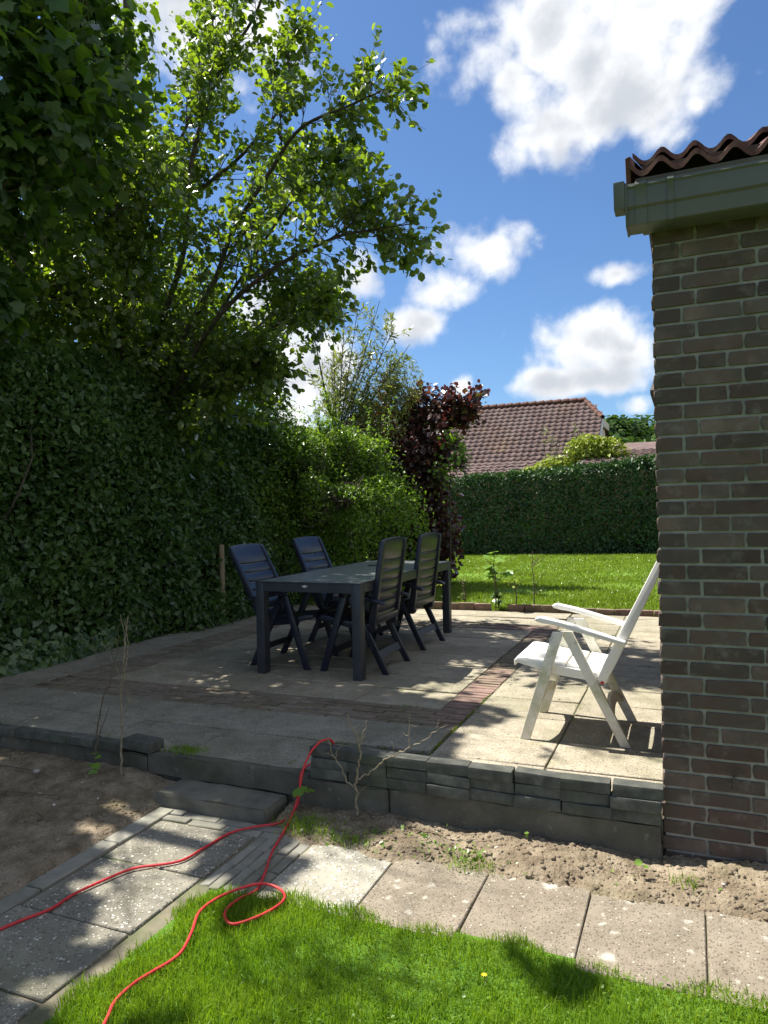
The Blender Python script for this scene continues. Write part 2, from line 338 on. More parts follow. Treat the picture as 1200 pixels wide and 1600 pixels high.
MT['white'] = surf('white_plastic', [(.3, (.74, .72, .66)), (.7, (.83, .82, .78))], scale=5, rough=.42, bump=.15, bscale=400, bdist=.0006, local=True, patch=[(11, .6, .78, (.50, .47, .36), .5)])
MT['white_dirty'] = surf('weathered_white_plastic', [(.3, (.60, .58, .48)), (.7, (.78, .76, .69))], scale=7, rough=.5, bump=.2, bscale=300, bdist=.0008, local=True, patch=[(9, .48, .66, (.33, .36, .14), .6), (16, .55, .75, (.30, .26, .18), .6)])
MT['red_plastic'] = surf('red_plastic', [(.3, (.5, .01, .02)), (.7, (.6, .02, .03))], rough=.4, bump=0)
MT['table_frame'] = surf('anthracite_metal', [(.3, (.028, .033, .043)), (.7, (.045, .05, .062))], scale=5, rough=.42, bump=.1, bscale=500, bdist=.0005, spec=.5, local=True)
MT['table_top'] = surf('grey_table_top', [(.3, (.13, .145, .145)), (.7, (.21, .225, .22))], scale=9, rough=.33, bump=.15, bscale=400, bdist=.0005, local=True, patch=[(5, .5, .75, (.24, .25, .25), .45)], spec=.5)
MT['emblem'] = surf('pale_emblem', [(.3, (.5, .51, .5)), (.7, (.6, .6, .6))], rough=.4, bump=0)
MT['cable'] = surf('red_cable', [(.3, (.52, .022, .03)), (.7, (.66, .045, .05))], scale=30, rough=.42, bump=.1, bscale=300, patch=[(7, .55, .75, (.45, .08, .06), .5)])
MT['gutter'] = surf('grey_gutter', [(.3, (.062, .068, .054)), (.7, (.088, .094, .075))], scale=3, rough=.4, bump=.1, bscale=60, spec=.45, patch=[(5, .5, .75, (.12, .115, .065), .4)])
MT['fascia'] = surf('cream_fascia', [(.3, (.10, .10, .045)), (.7, (.15, .145, .07))], scale=4, rough=.55, bump=.2, bscale=80, patch=[(6, .5, .7, (.12, .13, .04), .6)])
MT['tile'] = surf('roof_tile_brown', [(.25, (.055, .020, .015)), (.5, (.10, .040, .028)), (.75, (.17, .085, .058))], scale=12, rough=.85, bump=.6, bscale=160, obj_var=.15, patch=[(9, .55, .75, (.20, .19, .12), .5)])
MT['far_tile'] = surf('red_brown_pantile', [(.25, (.082, .050, .044)), (.5, (.125, .080, .071)), (.75, (.18, .128, .113))], scale=1.4, rough=.85, bump=.4, bscale=30, obj_var=.13, patch=[(.55, .56, .70, (.26, .15, .06), .28), (2.2, .6, .75, (.13, .10, .06), .5)])
MT['white_paint'] = surf('white_board', [(.3, (.70, .69, .65)), (.7, (.80, .79, .75))], scale=3, rough=.6, bump=.2, bscale=40)
MT['dark_wood'] = surf('dark_board', [(.3, (.05, .04, .035)), (.7, (.09, .075, .06))], scale=4, rough=.8, bump=.3)
MT['far_wall'] = surf('pale_brick_wall', [(.3, (.26, .20, .15)), (.7, (.36, .29, .22))], scale=4, rough=.9, bump=.4)
MT['bark'] = surf('bark', [(.3, (.045, .037, .028)), (.7, (.11, .092, .07))], scale=18, rough=.95, bump=1, bscale=60, bdist=.01)
MT['twig'] = surf('pale_twig', [(.3, (.13, .10, .065)), (.7, (.33, .28, .20))], scale=70, rough=.9, bump=.9, bscale=300)
MT['dark_twig'] = surf('dark_twig', [(.3, (.08, .062, .045)), (.7, (.15, .12, .08))], scale=40, rough=.9, bump=.6, bscale=200)
MT['stake'] = surf('weathered_wood', [(.3, (.22, .17, .10)), (.7, (.36, .29, .19))], scale=20, rough=.9, bump=.6, bscale=90, stretch=(1, 1, .1))
MT['inner'] = surf('shade_core', [(.3, (.012, .016, .008)), (.7, (.035, .035, .02))], scale=14, rough=1, bump=1, bscale=30, bdist=.05, spec=.0)  # shade between the hedge leaves put into a near-black colour
MT['l_hedge'] = leaf_mat('hedge_leaf', [(.0, (.028, .070, .013)), (.5, (.065, .130, .026)), (.85, (.115, .195, .045)), (.97, (.14, .20, .06)), (1, (.15, .12, .06))], trans=.38, gloss=.10, rough=.42, clump=1.6)
MT['l_ivy'] = leaf_mat('ivy_leaf', [(.0, (.026, .068, .015)), (.6, (.055, .12, .024)), (1, (.11, .19, .042))], trans=.3, gloss=.14, rough=.35, clump=3)
MT['l_back'] = leaf_mat('back_hedge_leaf', [(.0, (.014, .042, .010)), (.6, (.030, .078, .016)), (1, (.075, .14, .03))], trans=.25, gloss=.07, rough=.42, clump=2)
MT['l_maple'] = leaf_mat('maple_leaf', [(.0, (.034, .075, .016)), (.6, (.058, .115, .024)), (1, (.10, .17, .036))], trans=.5, tcol=(2.5, 2.4, .4), gloss=.08, rough=.4)
MT['l_alder'] = leaf_mat('alder_leaf', [(.0, (.052, .092, .018)), (.6, (.092, .145, .028)), (1, (.15, .205, .05))], trans=.5, tcol=(3.0, 2.9, .5), gloss=.12, rough=.36)
MT['l_bush'] = leaf_mat('bush_leaf', [(.0, (.075, .15, .021)), (.6, (.145, .245, .035)), (1, (.24, .33, .06))], trans=.45, tcol=(1.6, 1.6, .5), gloss=.06, clump=2)
MT['l_willow'] = leaf_mat('willow_leaf', [(.0, (.14, .18, .04)), (.6, (.21, .25, .065)), (1, (.30, .32, .12))], trans=.4, tcol=(1.4, 1.4, .6), gloss=.1)
MT['l_maroon'] = leaf_mat('maroon_leaf', [(.0, (.036, .020, .018)), (.6, (.070, .030, .027)), (.92, (.11, .040, .034)), (1, (.14, .08, .03))], trans=.38, tcol=(2.0, .9, .8), gloss=.14, rough=.36)
MT['l_yellow'] = leaf_mat('yellow_green_leaf', [(.0, (.17, .22, .025)), (.6, (.25, .31, .035)), (1, (.34, .38, .06))], trans=.35, tcol=(1.2, 1.3, .5), gloss=.05)
MT['l_young'] = leaf_mat('young_leaf', [(.0, (.12, .24, .03)), (.6, (.18, .30, .05)), (1, (.26, .34, .08))], trans=.4, tcol=(1.3, 1.4, .5), gloss=.08)
MT['l_woods'] = leaf_mat('woods_leaf', [(.0, (.035, .07, .02)), (.6, (.06, .11, .03)), (1, (.10, .15, .05))], trans=.25, gloss=.03)
MT['grass'] = leaf_mat('grass_blade', [(.0, (.10, .20, .015)), (.45, (.17, .285, .022)), (.8, (.24, .345, .04)), (1, (.31, .38, .07))], trans=.45, tcol=(1.35, 1.4, .4), gloss=.025, clump=3)
MT['grass_far'] = leaf_mat('far_grass_blade', [(.0, (.13, .20, .02)), (.55, (.21, .285, .035)), (.97, (.26, .34, .055)), (1, (.32, .34, .10))], trans=.4, tcol=(1.2, 1.25, .5), gloss=.05, clump=1.2)
MT['petal'] = surf('yellow_petal', [(.3, (.75, .5, .01)), (.7, (.85, .62, .02))], rough=.6, bump=0)
MT['stone'] = surf('small_stone', [(.3, (.30, .27, .22)), (.7, (.55, .52, .46))], scale=20, rough=.9, bump=.5, obj_var=.25)

# ------------------------------------------------------------------ setting: ground sheets
T = .165                                   # patio level above the lower path
rnd = random.Random(11); rg = np.random.default_rng(11)
def sheet(name, x0, x1, y0, y1, z, mat, nx=1, ny=1, fz=None, kind='structure'):
    xs = np.linspace(x0, x1, nx+1); ys = np.linspace(y0, y1, ny+1); X, Y = np.meshgrid(xs, ys)
    Z = np.full_like(X, z) if fz is None else z+fz(X, Y)
    V = np.stack([X, Y, Z], -1).reshape(-1, 3); i = np.arange(ny)[:, None]*(nx+1); j = np.arange(nx)[None, :]
    F = np.stack([i+j, i+j+1, i+nx+2+j, i+nx+1+j], -1).reshape(-1, 4)
    return ob(name, np_mesh(name, V, F, mat, nx > 1), kind=kind)
def bumps(X, Y, seed, amp, freq, octs=5):
    r = np.random.default_rng(seed); Z = np.zeros_like(X)
    for o in range(octs):
        for _ in range(5):
            a = r.uniform(0, 2*PI); f = freq*(1.9**o)*r.uniform(.7, 1.3); p = r.uniform(0, 2*PI)
            Z += amp*(.55**o)*np.sin(f*(X*math.cos(a)+Y*math.sin(a))+p)/2.2
    return Z
sheet('ground', -700, 700, -500, 900, -.12, MT['ground'])
# near lawn below the path, with the soil its grass grows in
lawn = sheet('lawn', -1.66, 2.6, -1.5, 2.25, -.002, MT['lawn'], 60, 60, lambda X, Y: bumps(X, Y, 3, .0022, 5))
far_lawn = sheet('far_lawn', -9, 7, 8.36, 19.4, T-.03, MT['lawn_far'], 60, 60, lambda X, Y: bumps(X, Y, 4, .012, 2))
def bed_h(X, Y): return .022+bumps(X, Y, 5, .010, 6)+.05*np.clip((Y-2.2)/.7, 0, 1)*np.clip((-2.3-X)/.4, 0, 1)-.05*np.clip((X+2.345)/.03, 0, 1)
def strip_h(X, Y): return -.012+.048*np.clip((Y-2.625-.018*np.sin(X*7)-.012*np.sin(X*19+2))/.13, 0, 1)*(.75+.5*np.abs(np.sin(X*4.1+.5)))+bumps(X, Y, 6, .007, 14)
soil_bed = sheet('soil_bed', -7, -2.315, -.8, 2.95, .0, MT['soil'], 150, 130,
                 lambda X, Y: bed_h(X, Y)+rg.normal(0, .0026, X.shape))
soil_strip = sheet('soil_strip', -1.72, 2.8, 2.615, 2.985, -.006, MT['soil'], 320, 46,
                   lambda X, Y: strip_h(X, Y)+rg.normal(0, .0032, X.shape))

# ------------------------------------------------------------------ lower path: bed and pavers
path = sheet('path', -2.36, 2.7, -1.2, 2.80, -.009, MT['joint'])
def slab_mesh(w, d, t, mat, n):
    return [box_mesh('slab_%d' % i, -w/2, w/2, -d/2, d/2, -t, 0, mat, bev=.004, jit=.0025, rnd=rnd) for i in range(n)]
def lay(parent, name, x0, x1, y0, y1, z, mat, gap=.006, tilt=.004, t=.04, meshes=None, dz=.0025, label=None):
    w, d = x1-x0-gap, y1-y0-gap
    key = (round(w, 3), round(d, 3), mat.name)
    if key not in LAYC: LAYC[key] = slab_mesh(w, d, t, mat, 2)
    return ob(name, rnd.choice(LAYC[key]), parent, ((x0+x1)/2, (y0+y1)/2, z+rnd.uniform(-dz, dz)),
              (rnd.gauss(0, tilt), rnd.gauss(0, tilt), rnd.choice((0, PI))+rnd.gauss(0, .002)), label=label)
LAYC = {}
xs = [-1.095, -.715, -.338, .037, .41, .785, 1.16, 1.53, 1.91, 2.28]
for a, b in zip(xs, xs[1:]): lay(path, 'paving_slab', a, b, 2.20, 2.672, .0, MT['grey_slab'], gap=.005, label='grey concrete path slab with pale lichen spots')
lay(path, 'paving_slab', -1.475, -1.095, 2.205, 2.672, .0, MT['pebble_light'], gap=.008, label='pale pebbled path slab')
for k in range(5):                          # narrow bricks laid along the path
    for y0, y1 in ((2.215, 2.385), (2.385, 2.555), (2.555, 2.715)):
        o = .03 if k % 2 else 0
        lay(path, 'paving_brick', -1.728+k*.0505, -1.728+(k+1)*.0505, max(2.2, y0-o), y1-o, -.003, MT['path_brick'], gap=.005, t=.05, tilt=.012)
for r in range(2):                          # two brick courses at the foot of the step
    for k in range(4): lay(path, 'paving_brick', -2.30+k*.19-(.07 if r else 0), -2.11+k*.19-(.07 if r else 0), 2.625+r*.056, 2.681+r*.056, -.002, MT['path_brick'], gap=.006, t=.05, tilt=.012)
ys = [2.62, 2.255, 1.862, 1.505, 1.13, .75, .37, 0, -.38]
for i, (b, a) in enumerate(zip(ys, ys[1:])):
    lay(path, 'paving_slab', -2.245, -1.735, a, b, .0, MT['gravel_slab'], gap=.010, label='dark pebbled path slab')
    lay(path, 'kerb_stone', -2.335, -2.245, a+.1, b+.1, .006, MT['path_brick'], gap=.006, t=.08)

# ------------------------------------------------------------------ patio: bed, slabs, brick bands
patio = ob('patio', box_mesh('patio', -5.9, -.05, 3.01, 8.45, -.1, T-.008, MT['joint_dark'], bev=0), kind='structure')
EDGE = 3.0
def slabs(x0, x1, y0, y1, mat, xj, yj):
    X = [x0]+[x for x in xj if x0+.05 < x < x1-.05]+[x1]; Y = [y0]+[y for y in yj if y0+.05 < y < y1-.05]+[y1]
    for a, b in zip(X, X[1:]):
        for c, d in zip(Y, Y[1:]): lay(patio, 'paving_slab', a, b, c, d, T, mat, gap=.009, tilt=.003)
gx = [-1.21-.6*k for k in range(9)]+[-.61, -.01]
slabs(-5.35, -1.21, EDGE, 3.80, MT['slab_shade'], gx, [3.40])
slabs(-1.205, -.105, EDGE, 8.33, MT['slab'], [-.63], [3.40+.3945*k for k in range(14)])
slabs(-4.055, -1.412, 4.185, 7.1, MT['slab'], [-1.41-.6*k for k in range(1, 5)], [4.185+.4*k for k in range(8)])
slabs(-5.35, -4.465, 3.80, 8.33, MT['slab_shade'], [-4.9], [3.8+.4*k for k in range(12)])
slabs(-4.46, -1.21, 7.49, 8.33, MT['slab'], gx, [7.9])
bricks = []
for r in range(6):
    x = -4.46+(.1 if r % 2 else 0)
    while x < -1.28: bricks.append((x, min(x+.203, -1.207), 3.801+r*.064, 3.801+(r+1)*.064)); x += .203
for r in range(45): bricks.append((-1.410, -1.208, 4.187+r*.0647, 4.187+(r+1)*.0647))
for r in range(6):
    x = -4.06+(.1 if r % 2 else 0)
    while x < -1.28: bricks.append((x, min(x+.203, -1.207), 7.102+r*.064, 7.102+(r+1)*.064)); x += .203
for r in range(51):
    for a in (-4.46, -4.259): bricks.append((a, a+.201, 4.187+r*.0647, 4.187+(r+1)*.0647))
bricks.sort(key=lambda b: (b[0]**2+b[2]**2))
PB = [box_mesh('paver_%d' % i, -.5, .5, -.5, .5, -.5, .5, MT['red_brick'], bev=.03, jit=.02, rnd=rnd) for i in range(4)]
PM = [box_mesh('mossy_paver_%d' % i, -.5, .5, -.5, .5, -.5, .5, MT['mossy_brick'], bev=.03, jit=.02, rnd=rnd) for i in range(4)]
bmr = bmesh.new()
for i, (a, b, c, d) in enumerate(bricks):
    z = T+rnd.uniform(-.005, .003)
    if i < 295:
        ob('paving_brick', rnd.choice(PM if a+.5*rnd.gauss(0, 1) < -2.15 else PB), patio, ((a+b)/2, (c+d)/2, z-.025), (rnd.gauss(0, .012), rnd.gauss(0, .01), rnd.gauss(0, .004)), (b-a-.006, d-c-.011, .05))
    else: bm_box(bmr, a+.003, b-.003, c+.003, d-.003, z-.04, z)
if len(bmr.verts): ob('paving_brick_rows', bm_mesh('paving_brick_rows', bmr, MT['red_brick']), patio, kind='stuff')
else: bmr.free()

# retaining wall of old concrete under the patio edge
rw = empty('retaining_wall', (-1.2, 2.95, 0), label='low dark old concrete retaining wall carrying the patio edge', cat='retaining wall')
def rough_block(name, parent, x0, x1, y0, y1, z0, z1, mat, cuts=7, jit=.003, off=(0, 0, 0), **kw):
    bm = bmesh.new(); n = max(1, int((x1-x0)/.09))
    bm_box(bm, x0, x1, y0, y1, z0, z1)
    ex = [e for e in bm.edges if abs(e.verts[0].co.x-e.verts[1].co.x) > 1e-4]
    bmesh.ops.subdivide_edges(bm, edges=ex, cuts=n, use_grid_fill=True)
    ez = [e for e in bm.edges if abs(e.verts[0].co.z-e.verts[1].co.z) > 1e-4]
    bmesh.ops.subdivide_edges(bm, edges=ez, cuts=2, use_grid_fill=True)
    es = [e for e in bm.edges if len(e.link_faces) == 2 and e.calc_face_angle(0) > .6]
    bmesh.ops.bevel(bm, geom=es, offset=.006, segments=2, affect='EDGES')
    for v in bm.verts: v.co += Vector((rnd.gauss(0, jit*.5), rnd.gauss(0, jit), rnd.gauss(0, jit)))-Vector(off)
    return ob(name, bm_mesh(name, bm, mat, 35), parent, **kw)
O = (-1.2, 2.95, 0)
rough_block('concrete_panel', rw, -1.243, -.105, 2.945, 3.0, -.08, .155, MT['dark_concrete'], off=O)
rough_block('concrete_panel', rw, -1.735, -1.248, 2.935, 3.0, -.08, .15, MT['dark_concrete'], off=O)
rough_block('concrete_panel', rw, -2.60, -1.64, 2.942, 3.0, .055, .163, MT['dark_concrete'], off=O)
rough_block('concrete_panel', rw, -5.3, -2.605, 2.955, 3.0, -.08, .143, MT['dark_concrete'], off=O)
rough_block('concrete_panel', rw, -2.60, -1.74, 2.965, 3.0, -.08, .052, MT['dark_concrete'], off=O)

# bricks stacked three high on the wall
st = empty('brick_parapet', (-.87, 2.97, .155), label='low row of dark grey bricks stacked three high along the patio edge', cat='brick wall')
GB = [box_mesh('grey_brick_%d' % i, -.095, .095, -.034, .034, -.0235, .0235, MT['grey_brick'], bev=.004, seg=2, jit=.0021, rnd=rnd) for i in range(7)]
for c in range(8):
    dx, dz = rnd.gauss(0, .0015), 0
    for r in range(3):
        ob('brick', rnd.choice(GB), st, (-1.54+c*.1915+.87+dx+rnd.gauss(0, .0025), -.002+rnd.gauss(0, .004)+(-.004 if c == 4 and r == 2 else 0), .0245+r*.0482),
           (rnd.gauss(0, .008), rnd.gauss(0, .010) if r < 2 else rnd.gauss(0, .018), rnd.gauss(0, .022)+(PI if rnd.random() < .5 else 0)))
er = empty('brick_edging', (-3.6, 2.97, .145), label='single row of dark grey bricks along the patio edge above the bare soil', cat='edging')
for c in range(11):
    ob('brick', rnd.choice(GB), er, (-2.87-c*.193+3.6, rnd.gauss(0, .003), .0245+rnd.gauss(0, .001)), (rnd.gauss(0, .006), rnd.gauss(0, .008), rnd.gauss(0, .012)))
ob('loose_brick', box_mesh('loose_brick', -.1, .1, -.05, .05, -.025, .025, MT['grey_brick'], bev=.004, seg=2, jit=.002, rnd=rnd), None, (-2.665, 2.985, .192), (.02, .02, -.10),
   label='loose dark brick lying askew at the end of the edging row', cat='brick')
rough_block('step_block', None, -2.385, -1.765, 2.742, 2.94, -.03, .060, MT['step'], jit=.0035, label='worn concrete step block in front of the patio edge', cat='step')

# ------------------------------------------------------------------ brick house corner
HX, HY = -.098, 2.996
house = empty('brick_house', (HX, HY, 0), label='dark brown brick house corner with pantiled eave and grey gutter', cat='house')
HO = Vector((HX, HY, 0))
def hob(name, me, parent=None, **kw):
    o = ob(name, me, parent if parent is not None else house, **kw); return o
wall = hob('wall', box_mesh('wall', .004, 4.6, .004, 4.9, -.1, 2.47, MT['mortar'], bev=0))
CH, BH, BL, BW = .0620, .0505, .1985, .094
FBM = [box_mesh('wall_brick_%d' % i, -.5, .5, -.5, .5, -.5, .5, MT['brick'], bev=.03, jit=.020, rnd=rnd, cuts=1) for i in range(9)]
HOOK = {}
restb = bmesh.new()
def face_brick(x0, x1, r, front=True, single=True):
    z0 = -.085+r*CH+.0115
    if front: c = ((x0+x1)/2, .0195+rnd.uniform(-.0022, .0022), z0+BH/2); s = (x1-x0, .046, BH)
    else: c = (.0195+rnd.uniform(-.002, .002), (x0+x1)/2, z0+BH/2); s = (.046, x1-x0, BH)
    if single: ob('brick', rnd.choice(FBM), wall, c, (rnd.gauss(0, .006), rnd.gauss(0, .004), rnd.choice((0, PI))), s)
    else: bm_box(restb, c[0]-s[0]/2, c[0]+s[0]/2, c[1]-s[1]/2, c[1]+s[1]/2, z0, z0+BH)
nrow = 41
for r in range(nrow):
    # first brick at the corner: header or three-quarter, by turns
    x = 0.0; first = .0935 if r % 2 else .1455
    lens = [first]
    off = first+.0105
    if rnd.random() < .16: lens.append(.0935)
    while sum(lens)+.0105*len(lens) < 4.6: lens.append(BL+rnd.uniform(-.004, .004))
    for i, l in enumerate(lens):
        if x > 4.6: break
        face_brick(x-((.004+rnd.uniform(-.003, .004)) if i == 0 else 0), min(x+l, 4.6), r, True, x < .80)
        x += l+.0105
    y = .05 if r % 2 else .095
    yy = .047
    while yy < 4.9:
        l = (BL if yy > .05 else (.1455 if r % 2 else .0935)); face_brick(yy, min(yy+l, 4.9), r, False, False); yy += l+.0105
hob('brick_courses', bm_mesh('brick_courses', restb, MT['brick']), wall, kind='stuff')
slot = box_mesh('weep_hole', -.004, .004, -.004, .004, -.022, .022, MT['dark_wood'], bev=0)
for px, pz in ((.072, 2.395), (.248, .340)): ob('weep_hole', slot, house, (px, -.006, pz))
# fascia, gutter
hob('fascia_board', prism('fascia_board', [(-.03, 2.452), (.012, 2.452), (.012, 2.60), (-.03, 2.60)], -.034, 4.7, MT['fascia'], axis='x', bev=.003))
hob('soffit_board', prism('soffit_board', [(-.165, 2.590), (-.032, 2.585), (-.032, 2.600), (-.165, 2.605)], -.05, 4.7, MT['dark_wood'], axis='x', bev=0))
def gut(off):   # cross-section in (y, z): front lip, upper band, slanting lower band, flat bottom
    return [(-.166+off, 2.590-off*.3), (-.170+off, 2.578), (-.163+off, 2.572), (-.161+off, 2.508+off*.2), (-.150+off, 2.500+off), (-.143+off, 2.447+off), (-.135+off, 2.441+off), (-.045-off, 2.441+off), (-.036-off, 2.450+off), (-.036-off, 2.578)]
go = gut(0)+[(y, z) for y, z in reversed([(-.040, 2.578), (-.042, 2.455), (-.132, 2.447), (-.138, 2.452), (-.145, 2.503), (-.155, 2.511), (-.157, 2.578), (-.160, 2.584)])]
gutter = hob('gutter', prism('gutter', go, -.082, 4.7, MT['gutter'], axis='x', bev=0))
hob('end_cap', prism('end_cap', [(-.172, 2.594), (-.172, 2.574), (-.166, 2.505), (-.147, 2.438), (-.034, 2.438), (-.034, 2.594)], -.088, -.080, MT['gutter'], axis='x', bev=.002), gutter)
hob('end_stop', prism('end_stop', [(-.180, 2.600), (-.180, 2.586), (-.168, 2.500), (-.10, 2.500), (-.10, 2.600)], -.128, -.088, MT['gutter'], axis='x', bev=.003), gutter)
for x0, x1 in ((-.052, -.012), (.060, .082), (.70, .722), (1.34, 1.362)):
    p = [(y-.003, z) for y, z in [(-.166, 2.594), (-.172, 2.580), (-.164, 2.570), (-.163, 2.506), (-.152, 2.498), (-.145, 2.443), (-.135, 2.438), (-.05, 2.438)]]
    q = [(y+.004, z+.002) for y, z in reversed(p)]
    hob('gutter_bracket', prism('gutter_bracket', p+q, x0, x1, MT['gutter'], axis='x', bev=0), gutter)
# roof of double-wave tiles rising from the eave
SL = math.radians(21); EY, EZ = -.165, 2.655
roof = hob('roof', prism('roof', [(EY+.12, EZ+.045), (2.5, EZ+.045+(2.5-EY-.12)*math.tan(SL)), (5.1, EZ+.04), (5.1, EZ-.02), (EY+.14, EZ-.04)], -.03, 4.6, MT['dark_wood'], axis='x', bev=0))
def wave_tile(name, W=.244, Ln=.42, nw=2, mat=MT['tile'], th=.022, amp=.044, nx=9, lip=.012):
    xs = np.linspace(0, W, nw*nx+1); w = 2*PI*nw/W
    prof = amp*(.5+.5*np.cos(w*xs+PI*.15))**1.25
    V = []; F = []
    n = len(xs)
    for (l, dz) in ((0, 0), (0, -th), (Ln, 0), (Ln, -th)):
        for x, p in zip(xs, prof): V.append((x, l*math.cos(SL)+ (0 if dz == 0 else -.002), l*math.sin(SL)+p+dz))
    for i in range(n-1):
        F += [(i, i+1, n+i+1, n+i), (i, 2*n+i, 2*n+i+1, i+1), (n+i, n+i+1, 3*n+i+1, 3*n+i), (2*n+i, 3*n+i, 3*n+i+1, 2*n+i+1)]
    F += [(0, n, 3*n, 2*n), (n-1, 3*n-1, 4*n-1, 2*n-1)]
    me = np_mesh(name, np.array(V), np.array(F), mat, True); me.set_sharp_from_angle(angle=math.radians(40)); return me
wt = wave_tile('roof_tile')
for row in range(6):
    l = row*.33
    for c in range(19 if row < 2 else 8):
        ob('roof_tile', wt, roof, (-.075+c*.2455, EY+l*math.cos(SL)+rnd.gauss(0, .002), EZ-.022+l*math.sin(SL)+.052*(row > 0)+rnd.gauss(0, .001)), (0, 0, rnd.gauss(0, .004)))
    # verge tile folding down over the gable edge
    ob('verge_tile', prism('verge_tile', [(0, .03), (.018, .035), (.018, -.075), (0, -.07)], 0, .41, MT['tile'], axis='y', bev=.004), roof, (-.084, EY+l*math.cos(SL), EZ+l*math.sin(SL)), (SL, 0, 0))

# ------------------------------------------------------------------ chairs and table
def slat_mesh(name, w0, w1, s0, s1, mat, th=.014, bow=.016, arch=0.0, nx=10):
    """one slat of a chair back in the plane (y across, z along the back), bowed backwards in its middle"""
    V = []; F = []
    u = np.linspace(-1, 1, nx+1); rows = [(s0, w0, 0), (s0+.006, w0, .003), (s1-.006, w1, .003), (s1, w1, 0)]
    n = nx+1
    for side in (1, -1):
        for s, w, dx in rows:
            for a in u:
                top = arch*(1-a*a) if s > s1-.01 else 0
                V.append((side*(th/2-(.003-dx))-bow*(1-a*a), a*w/2, s+top))
    m = len(rows)
    for k in range(2):
        b = k*m*n
        for r in range(m-1):
            for i in range(nx):
                q = (b+r*n+i, b+r*n+i+1, b+(r+1)*n+i+1, b+(r+1)*n+i); F.append(q if k == 0 else q[::-1])
    h = m*n
    for i in range(nx): F.append((i+1, i, h+i, h+i+1)); t = (m-1)*n; F.append((t+i, t+i+1, h+t+i+1, h+t+i))
    for r in range(m-1):
        F.append((r*n, (r+1)*n, h+(r+1)*n, h+r*n)); F.append(((r+1)*n+n-1, r*n+n-1, h+r*n+n-1, h+(r+1)*n+n-1))
    me = np_mesh(name, np.array(V), np.array(F), mat, True); me.set_sharp_from_angle(angle=math.radians(50)); return me
def quad_leg(p0, p1, w0, w1):
    """side outline of a leg in (x, z), flat foot on the ground"""
    (x0, z0), (x1, z1) = p0, p1
    return [(x0-w0/2, z0), (x0+w0/2, z0), (x1+w1/2, z1), (x1-w1/2, z1)]
